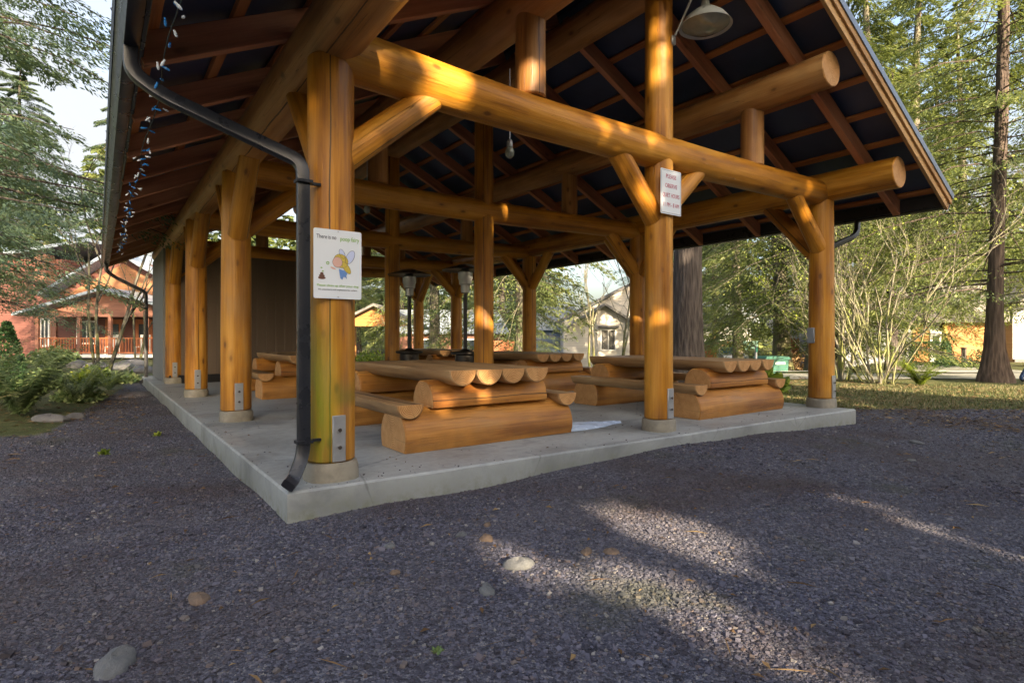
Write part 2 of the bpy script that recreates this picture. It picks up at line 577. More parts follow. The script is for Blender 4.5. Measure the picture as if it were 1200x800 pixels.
def ground_mat():
    m, nt, b, out = newmat('gravel_ground'); n = N(nt)
    p = n.pos()
    v = n.voro(p, 62); vc = n.voro(p, 62, 'Color')
    v2 = n.voro(p, 150); vc2 = n.voro(p, 150, 'Color')
    s = n.sep(vc)[0]; s2 = n.sep(vc2)[1]
    f = n.math('ADD', n.math('MULTIPLY', s, .6), n.math('MULTIPLY', s2, .4))
    c = n.ramp(f, [(.1, (.026, .025, .033)), (.45, (.066, .068, .096)), (.75, (.120, .122, .162)), (.95, (.24, .23, .23))])
    pt = n.noise(p, .55, 5, .6, .4)
    c = n.mix(n.range(pt, .46, .66, 0, .7), c, (.050, .036, .032))                # earthy patches
    pt2 = n.noise(n.scale(p, (1.3, 1.0, 1)), .8, 4, .6)
    c = n.mix(n.range(pt2, .6, .72, 0, .45), c, (.040, .050, .018))               # mossy patches
    lw = n.attr('lawn').outputs['Fac']
    ln = n.noise(p, 9, 5, .7); ln2 = n.noise(p, 1.1, 4)
    lc = n.ramp(n.math('ADD', n.math('MULTIPLY', ln, .6), n.math('MULTIPLY', ln2, .4)), [(.3, (.035, .04, .014)), (.5, (.085, .10, .03)), (.62, (.15, .13, .06)), (.75, (.09, .12, .03))])
    lm = n.range(n.math('ADD', lw, n.math('MULTIPLY', n.math('SUBTRACT', n.noise(p, 3.5, 5, .7), .5), .7)), .35, .65, 0, 1)
    c = n.mix(lm, c, lc)
    n.link(c, b.inputs['Base Color']); b.inputs['Roughness'].default_value = .85
    b.inputs['Specular IOR Level'].default_value = .35
    h = n.math('ADD', n.math('MULTIPLY', v, -1.0), n.math('MULTIPLY', v2, -.4))
    h = n.math('ADD', h, n.math('MULTIPLY', n.noise(p, 20, 4), .5))
    n.link(n.bump(h, .8, .02), b.inputs['Normal'])
    return m


M['ground'] = ground_mat()


def tone_mat(name, stops, rough=.8, trans=0.0, spec=.3, bump=None, patch=False):
    m, nt, b, out = newmat(name); n = N(nt)
    t = n.attr('tone').outputs['Fac']
    c = n.ramp(t, stops)
    if patch:                                   # dusty, earthy and mossy areas of the yard
        p = n.pos()
        k1 = n.noise(p, .55, 5, .6, .4); k2 = n.noise(n.scale(p, (1.3, 1.0, 1)), .8, 4, .6); k3 = n.noise(n.scale(p, (.5, 1.1, 1)), 1.0, 3, .6)
        c = n.mix(n.range(k3, .42, .62, 0, .45), c, (.15, .145, .165))
        c = n.mix(n.range(k1, .46, .66, 0, .62), c, (.062, .042, .038))
        c = n.mix(n.range(k2, .58, .70, 0, .5), c, (.055, .062, .030))
    n.link(c, b.inputs['Base Color']); b.inputs['Roughness'].default_value = rough
    b.inputs['Specular IOR Level'].default_value = spec
    if bump:
        n.link(n.bump(n.noise(n.pos(), bump, 3), .4, .004), b.inputs['Normal'])
    if trans:
        tr = nt.nodes.new('ShaderNodeBsdfTranslucent')
        n.link(n.mix(.5, c, (.24, .28, .03)), tr.inputs[0])
        mx = nt.nodes.new('ShaderNodeMixShader'); mx.inputs[0].default_value = trans
        n.link(b.outputs[0], mx.inputs[1]); n.link(tr.outputs[0], mx.inputs[2]); n.link(mx.outputs[0], out.inputs[0])
    return m


M['stones'] = tone_mat('gravel_stones', [(0, (.024, .023, .030)), (.35, (.060, .062, .092)), (.62, (.122, .124, .172)), (.80, (.115, .085, .075)), (.9, (.16, .155, .155)), (1, (.27, .26, .255))], .75, bump=160, patch=True)
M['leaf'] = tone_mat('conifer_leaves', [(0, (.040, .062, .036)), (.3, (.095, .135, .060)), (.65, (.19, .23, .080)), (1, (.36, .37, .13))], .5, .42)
M['leaf_blue'] = tone_mat('fir_leaves', [(0, (.032, .058, .055)), (.4, (.070, .120, .095)), (.8, (.14, .20, .11)), (1, (.26, .30, .12))], .5, .4)
M['leaf_yel'] = tone_mat('bright_leaves', [(0, (.06, .10, .015)), (.5, (.16, .24, .025)), (1, (.34, .38, .06))], .5, .35)
M['fern'] = tone_mat('fern_leaves', [(0, (.07, .12, .055)), (.5, (.19, .27, .11)), (1, (.38, .43, .21))], .5, .25)
M['hedge'] = tone_mat('hedge_leaves', [(0, (.012, .035, .015)), (.6, (.03, .075, .03)), (1, (.06, .12, .04))], .6, .15)
M['grass'] = tone_mat('grass_blades', [(0, (.04, .055, .018)), (.45, (.085, .11, .04)), (.75, (.16, .145, .07)), (1, (.24, .20, .12))], .75, .15)
M['litter'] = tone_mat('leaf_litter', [(0, (.05, .03, .015)), (.5, (.14, .08, .035)), (1, (.28, .20, .10))], .8)


def bark_mat(name, a, c2, moss=0.0):
    m, nt, b, out = newmat(name); n = N(nt)
    p = n.coord('Object')
    f = n.noise(n.scale(p, (9, 9, 1.1)), 1, 6, .65, .5); f2 = n.noise(p, 3, 4)
    v = n.voro(n.scale(p, (16, 16, 2.2)), 1)
    k = n.math('ADD', n.math('MULTIPLY', f, .7), n.math('MULTIPLY', v, .4))
    c = n.ramp(k, [(.3, tuple(x * .35 for x in a)), (.52, a), (.8, c2)])
    if moss:
        sz = n.sep(n.pos())[2]
        mm = n.math('MULTIPLY', n.range(f2, .42, .6, 0, 1), n.range(sz, .2, 2.6, moss, moss * .25))
        c = n.mix(mm, c, (.20, .23, .035))
    n.link(c, b.inputs['Base Color']); b.inputs['Roughness'].default_value = .9
    n.link(n.bump(k, 1.0, .06), b.inputs['Normal'])
    return m


M['bark'] = bark_mat('dark_bark', (.05, .040, .036), (.115, .098, .088))
M['bark_red'] = bark_mat('cedar_bark', (.065, .046, .038), (.14, .105, .088))
M['bark_moss'] = bark_mat('mossy_bark', (.13, .115, .095), (.25, .22, .17), .5)
M['twig'] = bark_mat('twigs', (.17, .155, .12), (.29, .265, .21), .8)
M['twig_d'] = bark_mat('dark_twigs', (.055, .05, .042), (.11, .10, .08), .3)
M['rock'] = simple('boulder', (.13, .13, .135), .85, 0, .6, 7, 1.0)
M['rock_b'] = simple('brown_cobble', (.15, .105, .075), .8, 0, .5, 22, .6)
M['rock_g'] = simple('grey_cobble', (.125, .13, .135), .8, 0, .5, 22, .6)
M['bin'] = simple('green_plastic', (.014, .095, .07), .4)
M['carpaint'] = simple('silver_car_paint', (.55, .58, .64), .22, .2, .03)
M['carblue'] = simple('pale_blue_paint', (.42, .50, .62), .22, .2, .03)
M['windshield'] = simple('windscreen', (.06, .16, .34), .08)
M['taillight'] = simple('tail_light', (.5, .02, .02), .2)


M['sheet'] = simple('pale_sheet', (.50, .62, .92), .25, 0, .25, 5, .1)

# ------------------------------------------------------------------ ground sheet
near_x = np.arange(-9, 17.01, .09); near_y = np.arange(-4, 21.01, .09)
far = lambda a, s, n: a + s * (np.geomspace(1, 600, n) - 1) * .9
xs = np.concatenate([far(-9.1, -1, 34)[::-1], near_x, far(17.1, 1, 34)])
ys = np.concatenate([far(-4.1, -1, 30)[::-1], near_y, far(21.1, 1, 34)])
GX, GY = np.meshgrid(xs, ys, indexing='ij')
GZ = ground_h(GX, GY)
nx, ny = len(xs), len(ys)
idx = np.arange(nx * ny).reshape(nx, ny)
F = np.stack([idx[:-1, :-1], idx[1:, :-1], idx[1:, 1:], idx[:-1, 1:]], -1).reshape(-1, 4)
latg = CY * GX - SY * GY; dg = SY * GX + CY * GY


def lawn_mask(x, y):
    lat = CY * x - SY * y; d = SY * x + CY * y
    right = sstep(9.2, 9.9, d) * sstep(8.6, 9.3, x) * sstep(2.5, 3.5, lat + 2)
    left = (1 - sstep(-.75, -.25, x - np.clip((y - 9) * .13, -1, 1.0))) * sstep(8.6, 9.4, y)
    farm = sstep(18, 21, np.hypot(x, y))
    back = (1 - sstep(-6.5, -5.0, x))
    return np.clip(np.maximum.reduce([right, left, farm, back * .8]), 0, 1)


V = np.stack([GX, GY, GZ], -1).reshape(-1, 3)
go = np_mesh('ground', V, F, M['ground'], smooth=True)
a_ = go.data.attributes.new('lawn', 'FLOAT', 'POINT'); a_.data.foreach_set('value', lawn_mask(GX, GY).ravel().astype(np.float32))
kind(go)

# scattered gravel
rng = np.random.default_rng(11)


def scatter_stones(n, dmin, dmax, pw, smin, smax, seed):
    r = np.random.default_rng(seed)
    d = dmin + (dmax - dmin) * r.random(n * 2) ** pw
    lat = (r.random(n * 2) * 2 - 1) * (d * .93 + .6)
    x = CY * lat + SY * d; y = -SY * lat + CY * d
    ok = ~((x > .985) & (y > 3.84 - .021 * (x - .99)) & (x < 8.64)) & (lawn_mask(x, y) < .45 + .2 * r.random(n * 2))
    # bare and thick patches
    pn = np.sin(x * 1.9 + np.sin(y * 1.3) * 1.5) * np.sin(y * 2.3 + np.sin(x * 1.1)) * .5 + .5
    ok &= r.random(n * 2) < .45 + .55 * pn
    x, y, d = x[ok][:n], y[ok][:n], d[ok][:n]
    n = len(x)
    s = smin * (smax / smin) ** (r.random(n) ** 2.2)
    base = np.array([(sx, sy, sz) for sx in (-1, 1) for sy in (-1, 1) for sz in (-1, 1)], float) * .62
    P = base[None] * (1 + .75 * (r.random((n, 8, 3)) - .5)) * np.stack([np.ones(n), .55 + .45 * r.random(n), .35 + .4 * r.random(n)], -1)[:, None, :]
    # random orientation: yaw plus tilt
    yw = r.random(n) * 6.283; tl = (r.random(n) - .5) * 1.1
    ct, st = np.cos(tl)[:, None], np.sin(tl)[:, None]
    X, Y, Z = P[..., 0], P[..., 1] * ct - P[..., 2] * st, P[..., 1] * st + P[..., 2] * ct
    cw, sw = np.cos(yw)[:, None], np.sin(yw)[:, None]
    P = np.stack([X * cw - Y * sw, X * sw + Y * cw, Z], -1) * s[:, None, None]
    P += np.stack([x, y, ground_h(x, y) + s * .12], -1)[:, None, :]
    q = np.array([(0, 1, 3, 2), (4, 6, 7, 5), (0, 4, 5, 1), (2, 3, 7, 6), (0, 2, 6, 4), (1, 5, 7, 3)])
    Fq = (np.arange(n) * 8)[:, None, None] + q[None]
    tone = np.repeat(np.clip(r.beta(1.7, 2.3, n) + (r.random(n) > .96) * .4, 0, 1), 8)
    return P.reshape(-1, 3), Fq.reshape(-1, 4), tone


def slab_spill(n, seed):
    v, f, t = scatter_stones(n * 14, 3.2, 11, .8, .004, .010, seed)
    v = v.reshape(-1, 8, 3)[:n].copy(); r = np.random.default_rng(seed); c = v.mean(1)
    left = r.random(n) < .45; off = .02 + .30 * r.random(n) ** 2.2
    tx = np.where(left, .99 + off, 1.1 + 7.2 * r.random(n)); ty = np.where(left, 4 + 9 * r.random(n), 3.84 - .021 * (tx - .99) + off)
    v += np.stack([tx - c[:, 0], ty - c[:, 1], .004 - c[:, 2]], -1)[:, None, :]
    return v.reshape(-1, 3), f[:n], t[:n * 8]


def spill_fix(q):
    v, f, t = q; n = len(v) // 8
    k = np.array([(0, 1, 3, 2), (4, 6, 7, 5), (0, 4, 5, 1), (2, 3, 7, 6), (0, 2, 6, 4), (1, 5, 7, 3)])
    return v, ((np.arange(n) * 8)[:, None, None] + k[None]).reshape(-1, 4), t


parts = [spill_fix(slab_spill(150, 91)), scatter_stones(75000, 1.7, 4.6, .62, .0045, .015, 1), scatter_stones(48000, 4.3, 12.0, .7, .007, .018, 2), scatter_stones(7500, 1.8, 10, .7, .012, .026, 3)]
Vs, Fs, Ts, o_ = [], [], [], 0
for v_, f_, t_ in parts:
    Vs.append(v_); Fs.append(f_ + o_); Ts.append(t_); o_ += len(v_)
gs = np_mesh('gravel', np.concatenate(Vs), np.concatenate(Fs), M['stones'], tone=np.concatenate(Ts))
tag(gs, 'loose dark grey crushed gravel covering the foreground yard', 'gravel'); kind(gs, 'stuff')


# leaf litter on gravel
def litter(n, seed, xr, yr, size=(.012, .03), thin=.35, slab=False):
    r = np.random.default_rng(seed)
    x = xr[0] + (xr[1] - xr[0]) * r.random(n); y = yr[0] + (yr[1] - yr[0]) * r.random(n)
    ok = ((x > .98) & (y > 3.6) & (x < 8.85)); ok = ok if slab else ~ok; x, y = x[ok], y[ok]; n = len(x)
    s = size[0] + (size[1] - size[0]) * r.random(n); a = r.random(n) * 6.28
    dx, dy = np.cos(a) * s, np.sin(a) * s; wx, wy = -dy * thin, dx * thin
    z = ground_h(x, y) * (0 if slab else 1) + (.003 if slab else .014)
    z2 = z + (r.random(n)) * .015
    P = np.stack([np.stack([x - dx, y - dy, z], -1), np.stack([x + wx, y + wy, z2], -1), np.stack([x + dx, y + dy, z], -1), np.stack([x - wx, y - wy, z + .004], -1)], 1)
    return P.reshape(-1, 3), np.arange(n * 4).reshape(-1, 4), np.repeat(r.random(n), 4)


l1 = litter(900, 5, (-4, 9), (.8, 9)); l2 = litter(1600, 6, (-3.5, .6), (8.6, 17), (.015, .05))
ls = [l1, l2, litter(9000, 7, (9, 17), (-1, 12), (.02, .06)), litter(420, 8, (-4, 9), (.8, 9), (.03, .09), .035), litter(260, 9, (1.05, 8.4), (3.9, 9), (.006, .02), .3, True)]
e_ = np.cumsum([0] + [len(q[0]) for q in ls])
lo_ = np_mesh('leaf_litter', np.concatenate([q[0] for q in ls]), np.concatenate([q[1] + e_[i] for i, q in enumerate(ls)]), M['litter'], tone=np.concatenate([q[2] for q in ls]))
tag(lo_, 'small dry brown leaves and needles strewn on gravel and lawn', 'leaf litter'); kind(lo_, 'stuff')


# cobbles and boulders
def rock_mesh(name, mat, size, seed, flat=.6, seg=14):
    r = random.Random(seed)
    mb = MB(); V, F = [], []
    rings = 9
    ph = [r.uniform(0, 6.28) for _ in range(6)]
    for k in range(rings + 1):
        f = PI * k / rings
        for i in range(seg):
            t = 2 * PI * i / seg
            w = 1 + .12 * math.sin(2 * t + ph[0]) + .09 * math.sin(3 * t + ph[1] + f) + .08 * math.sin(2 * f + ph[2]) * math.cos(t + ph[3]) + .05 * math.sin(5 * t + 3 * f + ph[4])
            V.append((size * w * math.sin(f) * math.cos(t), size * .78 * w * math.sin(f) * math.sin(t), size * flat * w * math.cos(f)))
    for k in range(rings):
        for i in range(seg):
            j = (i + 1) % seg
            F.append((k * seg + i, (k + 1) * seg + i, (k + 1) * seg + j, k * seg + j))
    mb.add(V, F)
    return mb.build(name, mat)


cob = [(1.81, 2.44, .085, 'rock_g', .5, 'large pale flattish cobble bedded in the gravel, biggest near the middle'),
       (1.50, 2.28, .052, 'rock_g', .6, 'round blue grey cobble nearest in front of the large pale cobble'),
       (1.88, 2.86, .045, 'rock_b', .8, 'ochre brown cobble behind the large pale cobble'),
       (.05, 2.55, .085, 'rock_g', .6, 'big grey green cobble at the lower left edge of the gravel'),
       (.38, 3.0, .062, 'rock_b', .5, 'mottled brown cobble left of the slab corner in the near gravel'),
       (1.80, 3.02, .036, 'rock_g', .6, 'small grey cobble just behind the ochre cobble'),
       (1.36, 3.08, .040, 'rock_g', .5, 'grey cobble in front of the slab corner'),
       (1.23, 2.72, .026, 'rock_b', .7, 'tiny tan cobble left of the round blue grey cobble'),
       (2.24, 2.38, .042, 'rock_b', .6, 'reddish brown cobble at the left edge of the sunlit streak'),
       (2.36, 2.30, .046, 'rock_b', .55, 'darker brown cobble paired beside the sunlit streak'),
       (7.60, 2.60, .10, 'rock_g', .25, 'flat pale stone lying on the far right gravel'),
       (1.05, 6.95, .075, 'rock', .6, 'dark stone beside the left edge of the slab'),
       (6.40, 2.24, .05, 'rock_g', .35, 'small pale stone on the gravel in front of the right post'),
       (2.02, 3.06, .03, 'rock_b', .6, 'small pinkish cobble right of the ochre cobble')]
for i, (x, y, s, mt, fl, lb) in enumerate(cob):
    o = rock_mesh('cobble', M[mt], s, 40 + i, fl)
    o.location = (x, y, gh(x, y) + s * fl * .02); o.rotation_euler = (.1 * (i % 3), .08 * (i % 4), i * 1.3)
    tag(o, lb, 'cobble', 'cobbles lying in the gravel')

# ------------------------------------------------------------------ concrete floor
mb = MB()
poly = [(.99, 3.84), (8.60, 3.68), (8.86, 17.6), (.93, 17.6)]
e = .015
ring = []
cx_, cy_ = 4.9, 10.0
for z, inset in ((-.45, 0), (-e, 0), (0, e)):
    ring.append([(x + (inset if x < cx_ else -inset), y + (inset if y < cy_ else -inset), z) for x, y in poly])


def sub(rg, n=40):
    out = []
    for i in range(4):
        p, q = Vector(rg[i]), Vector(rg[(i + 1) % 4])
        out += [p.lerp(q, k / n) for k in range(n)]
    return out


rr = [sub(r) for r in ring]
rs = random.Random(3)
for k in range(160):
    j = rs.uniform(-.006, .006)
    for r_ in rr[1:]:
        r_[k].z += j * .4 if k % 40 else 0
for k in range(160):
    rr[2][k].z = 0
V = [p for r_ in rr for p in r_]
F = []
for a in range(2):
    for k in range(160):
        j = (k + 1) % 160
        F.append((a * 160 + k, a * 160 + j, (a + 1) * 160 + j, (a + 1) * 160 + k))
F.append(tuple(range(320, 480)))
mb.add(V, F)
kind(mb.build('concrete_floor', M['concrete'], sharp=30))

# thin pale wrinkled sheet lying on the slab, its material undetermined
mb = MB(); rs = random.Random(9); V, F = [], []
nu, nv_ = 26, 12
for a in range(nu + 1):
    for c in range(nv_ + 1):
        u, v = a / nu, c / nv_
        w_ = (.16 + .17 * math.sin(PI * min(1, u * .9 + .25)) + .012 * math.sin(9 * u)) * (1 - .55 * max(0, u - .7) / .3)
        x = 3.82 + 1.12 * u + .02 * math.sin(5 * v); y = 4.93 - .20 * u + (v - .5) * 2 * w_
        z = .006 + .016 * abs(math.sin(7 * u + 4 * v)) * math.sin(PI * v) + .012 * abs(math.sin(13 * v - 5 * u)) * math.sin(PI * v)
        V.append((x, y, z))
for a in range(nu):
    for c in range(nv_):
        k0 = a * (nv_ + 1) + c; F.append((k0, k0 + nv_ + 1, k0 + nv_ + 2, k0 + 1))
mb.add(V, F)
o = mb.build('flat_sheet', M['sheet'])
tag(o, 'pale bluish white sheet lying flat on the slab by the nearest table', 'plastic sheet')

# ------------------------------------------------------------------ pavilion
PX = [1.358, 4.927, 8.493]; PY = [4.10, 7.57, 11.03, 14.52, 16.95]
EAVE = 1.16; RAKE0, RAKE1 = 2.95, 18.0
PLZ, PLR = 3.15, .205
SL = .487
RIDGE_X = 4.927
ROOF0 = PLZ + PLR - .005             # underside of rafters above the plates


def roofz(x):
    return ROOF0 + SL * (PX[2] - RIDGE_X - abs(x - RIDGE_X))


pav = thing('pavilion', 'open log pavilion with orange peeled posts and dark gabled roof on a concrete slab', 'pavilion', (0, 0, 0))
LG = [M['log'], M['end']]; LG2 = [M['log2'], M['end']]
EX = (PX[0] - EAVE, PX[2] + EAVE)


def post(x, y, top, r, ang=None, alg=False):
    mb = MB()
    log(mb, [(x, y, .13), (x, y, top)], r * 1.03, r * .97, seg=32, ang=ang, wob=.018, notch=None)
    o = mb.build('post', [M['log_a'] if alg else M['log'], M['end']], pav)
    mb = MB()
    n = 20; V, F = [], []
    for z, q in ((-.02, 1.14), (.10, 1.12), (.128, 1.06)):
        for i in range(n):
            t = 2 * PI * i / n
            k = 1 / max(abs(math.cos(t)), abs(math.sin(t))) ** .35
            V.append((x + r * q * k * math.cos(t), y + r * q * k * math.sin(t), z + .004 * math.sin(3 * t)))
    for a in range(2):
        for i in range(n):
            j = (i + 1) % n
            F.append((a * n + i, a * n + j, (a + 1) * n + j, (a + 1) * n + i))
    F.append(tuple(range(2 * n, 3 * n)))
    mb.add(V, F); mb.build('concrete_pier', M['pier'], o)
    mb = MB()
    box(mb, (x, y - r * 1.02 - .004, .30), (.092, .016, .32), 0, bev=.003)
    for z in (.24, .36):
        for q, w_, mt in ((.022, .004, 0), (.014, .014, 1)):
            tube(mb, [(x, y - r * 1.02 - .012, z), (x, y - r * 1.02 - .012 - w_ - .002, z)], q, 8, mt)
    mb.build('bracket', [M['steel'], M['bolt']], o)
    return o


for j, y in enumerate(PY):
    for i, x in enumerate(PX):
        if i == 1 and j >= 3:
            continue                                        # inside the store room
        top = (PLZ - PLR * .8) if i != 1 else 4.72
        r = .165 if i != 1 else .150
        post(x, y, top, r, ang=(math.radians(110) if (i == 0 and j == 0) else None), alg=(i == 0 and j == 0))

for x in (PX[0], PX[2]):                                   # plates
    mb = MB(); log(mb, [(x, 3.10, PLZ + .01), (x + .01, 10, PLZ), (x, 17.75, PLZ)], PLR * 1.02, PLR * .98, seg=28, step=.3)
    mb.build('plate_log', LG2 if x < 3 else LG, pav)
for x in (3.17, 6.70):                                     # purlins
    z = roofz(x) - .20
    mb = MB(); log(mb, [(x, 3.12, z), (x, 10, z - .01), (x, 17.75, z)], .20, .19, seg=28, step=.3)
    mb.build('purlin_log', LG2, pav)
mb = MB(); log(mb, [(RIDGE_X, 3.1, roofz(RIDGE_X) - .23), (RIDGE_X, 17.75, roofz(RIDGE_X) - .23)], .2, .19, seg=24, step=.4)
mb.build('ridge_log', LG2, pav)

for j, y in enumerate(PY):                                 # tie beams, queen posts, braces
    z = 3.06 if j == 0 else 3.04
    mb = MB()
    log(mb, [(PX[0] + .05, y, z), ((PX[0] + PX[2]) / 2 - .6, y, z - .06), (PX[2] - .03, y, z + .02)], (.188 if j == 0 else .175), (.172 if j == 0 else .16), seg=28, step=.25, wob=.03)
    mb.build('tie_log', LG, pav)
    for x in (3.17, 6.72):
        mb = MB(); log(mb, [(x, y, z + .10), (x, y, roofz(x) - .34)], .138, .135, seg=24, wob=.015)
        mb.build('queen_post', LG2, pav)
    br = [(PX[0] + .08, 1, 2.30, .80, 2.98), (PX[2] - .08, -1, 2.28, .72, 2.96)]
    if j == 0:
        br += [(PX[1] - .06, -1, 2.26, .66, 2.98), (PX[1] + .06, 1, 2.36, .70, 3.0)]
    for x, s, z0, w, z1 in br:
        mb = MB(); log(mb, [(x, y, z0), (x + s * w, y, z1)], .115, .108, seg=22, wob=.02)
        mb.build('brace', LG, pav)
    for x in (PX[0], PX[2]):
        for s in (-1, 1):
            if (j == 0 and s < 0) or (j == 4 and s > 0):
                continue
            mb = MB(); log(mb, [(x, y + s * .10, 2.22), (x, y + s * .80, 3.02)], .118, .11, seg=22, wob=.02)
            mb.build('brace', LG, pav)

RY = [3.55, 4.55, 5.75, 6.95, 8.15, 9.35, 10.55, 11.75, 12.95, 14.15, 15.35, 16.55, 17.55]
nrm = Vector((-SL, 0, 1)).normalized()
for y in RY:                                               # rafters
    for s in (-1, 1):
        xe = RIDGE_X + s * (PX[2] - RIDGE_X + EAVE - .05); xr = RIDGE_X + s * .03
        up = Vector((s * SL, 0, 1)).normalized()
        p0 = Vector((xe, y, roofz(xe))) + up * .10; p1 = Vector((xr, y, roofz(xr))) + up * .10
        mb = MB(); beam(mb, p0, p1, .09, .20, 0, up); mb.build('rafter', M['rafter'], pav)
for s in (-1, 1):                                          # strapping and roof sheets
    up = Vector((s * SL, 0, 1)).normalized()
    for k in range(9):
        q = .30 + k * .53
        x = RIDGE_X + s * q
        c = up * .222
        p = Vector((x, 0, roofz(x))) + c
        mb = MB(); beam(mb, (p.x, RAKE0 + .03, p.z), (p.x, RAKE1 - .03, p.z), .09, .04, 0, up); mb.build('strapping', M['batten'], pav)
    mb = MB()
    xe = RIDGE_X + s * (PX[2] - RIDGE_X + EAVE + .01)
    a0 = Vector((RIDGE_X, 0, roofz(RIDGE_X))) + up * .246; a1 = Vector((xe, 0, roofz(xe))) + up * .246
    for (p, q, zz) in ((a0, a1, 0.0),):
        V = [(p.x, RAKE0 - .04, p.z), (q.x, RAKE0 - .04, q.z), (q.x, RAKE1 + .04, q.z), (p.x, RAKE1 + .04, p.z)]
        V += [(v[0] + up.x * .03, v[1], v[2] + up.z * .03) for v in V]
        F = [(0, 1, 2, 3), (7, 6, 5, 4), (0, 4, 5, 1), (1, 5, 6, 2), (2, 6, 7, 3), (3, 7, 4, 0)]
        mb.add(V, F)
        for k in range(46):                                # standing seams
            yy = RAKE0 + .1 + k * .327
            b0 = p + up * .03; b1 = q + up * .03
            beam(mb, (b0.x, yy, b0.z + .008), (b1.x, yy, b1.z + .008), .014, .03, 0, up, .002)
    mb.build('roof_panel', M['roof'], pav)
    for y, sg in ((RAKE0, -1), (RAKE1, 1)):                # rake boards
        for off, w, hh, dz, mt, nm in ((0, .040, .215, .118, 'rake', 'rake_board'), (sg * .034, .026, .13, .165, 'rake', 'rake_trim'), (sg * .055, .014, .085, .215, 'flash', 'rake_flashing')):
            xr = RIDGE_X + s * .01
            p0 = Vector((xe, y + off, roofz(xe))) + up * dz; p1 = Vector((xr, y + off, roofz(xr))) + up * dz
            mb = MB(); beam(mb, p0, p1, w, hh, 0, up, .003); mb.build(nm, M[mt], pav)
    # eave board and gutter
    xb = RIDGE_X + s * (PX[2] - RIDGE_X + EAVE - .03)
    mb = MB(); beam(mb, (xb, RAKE0 + .03, roofz(xb) + .135), (xb, RAKE1 - .03, roofz(xb) + .135), .03, .17); mb.build('eave_board', M['gutter'], pav)
    xg = xb + s * .016; zg = roofz(xb) + .14
    pr = [(0, 0), (0, -.115), (.035, -.13), (.085, -.13), (.105, -.09), (.098, -.05), (.118, -.01), (.128, 0), (.112, 0), (.092, -.05), (.096, -.088), (.08, -.118), (.036, -.118), (.012, -.105), (.012, 0)]
    mb = MB(); poly = [(xg + s * x, zg + z) for x, z in pr]
    n_ = len(pr); y0, y1 = RAKE0 - .02, RAKE1 + .02
    V = [(x, y0, z) for x, z in poly] + [(x, y1, z) for x, z in poly]
    F = [(i, (i + 1) % n_, n_ + (i + 1) % n_, n_ + i) for i in range(n_)]
    F += [(0, 1, 13, 14), (1, 2, 12, 13), (2, 3, 11, 12), (3, 4, 10, 11), (4, 5, 9, 10), (5, 6, 7, 8, 9)]
    F += [tuple(n_ + i for i in f[::-1]) for f in F[-6:]]
    mb.add(V, F); mb.build('gutter', M['gutter'], pav, sharp=50)

mb = MB()                                                  # ridge cap
for s in (-1, 1):
    up = Vector((s * SL, 0, 1)).normalized()
    z = roofz(RIDGE_X) + .29
    beam(mb, (RIDGE_X + s * .1, RAKE0 - .05, z - .03), (RIDGE_X + s * .1, RAKE1 + .05, z - .03), .24, .015, 0, up)
mb.build('ridge_cap', M['roof'], pav)


def downspout(pts, ext=None):
    mb = MB(); tube(mb, round_path(pts, .09, 6), .05, rect=(.085, .065))
    for p in (ext or []):
        box(mb, p, (.105, .085, .02)); box(mb, (p[0] + .08, p[1] + .02, p[2]), (.08, .02, .018))
    mb.build('downspout', M['gutter'], pav, sharp=45)


gz = roofz(EX[0]) + .0
gx0 = EX[0] - .03
downspout([(gx0, 4.30, gz + .04), (gx0, 4.30, gz - .12), (gx0 + .16, 4.26, gz - .24), (1.125, 3.99, 2.19), (1.125, 3.965, 2.02), (1.125, 3.95, .22), (1.03, 3.86, .07), (.99, 3.82, .05)], [(1.125, 3.955, 2.05), (1.125, 3.95, .30)])
downspout([(gx0, 17.3, gz + .04), (gx0, 17.3, gz - .14), (gx0 + .2, 17.3, gz - .3), (.99, 17.25, 2.15), (1.0, 17.25, 1.95), (1.0, 17.25, -.05), (.86, 17.2, -.14)], [(1.0, 17.25, 1.9)])
gx1 = EX[1] + .03
downspout([(gx1, 4.12, gz + .04), (gx1, 4.12, gz - .12), (gx1 - .14, 4.13, gz - .22), (8.72, 4.32, 2.25), (8.71, 4.32, 2.1), (8.71, 4.32, .2), (8.80, 4.32, .06)], [(8.71, 4.32, 2.1)])

# store room at the back
mb = MB()
box(mb, (2.93, 14.46, 1.49), (3.36, .10, 2.90)); box(mb, (4.66, 15.9, 1.49), (.10, 2.98, 2.90))
mb.build('room_wall', M['boards'], pav, smooth=False)
mb = MB()
box(mb, (1.20, 15.95, 1.49), (.10, 2.9, 2.90)); box(mb, (2.93, 17.35, 1.49), (3.56, .10, 2.90))
mb.build('side_wall', M['boards2'], pav, smooth=False)
mb = MB(); box(mb, (2.93, 14.385, .09), (3.36, .04, .18)); mb.build('skirting', M['black'], pav)
mb = MB(); box(mb, (4.02, 14.395, 1.12), (.12, .03, .18), bev=.006); mb.build('outlet_box', M['steel'], pav)
mb = MB(); box(mb, (8.325, 4.16, 1.03), (.07, .10, .22), bev=.008); mb.build('junction_box', M['greybox'], pav)


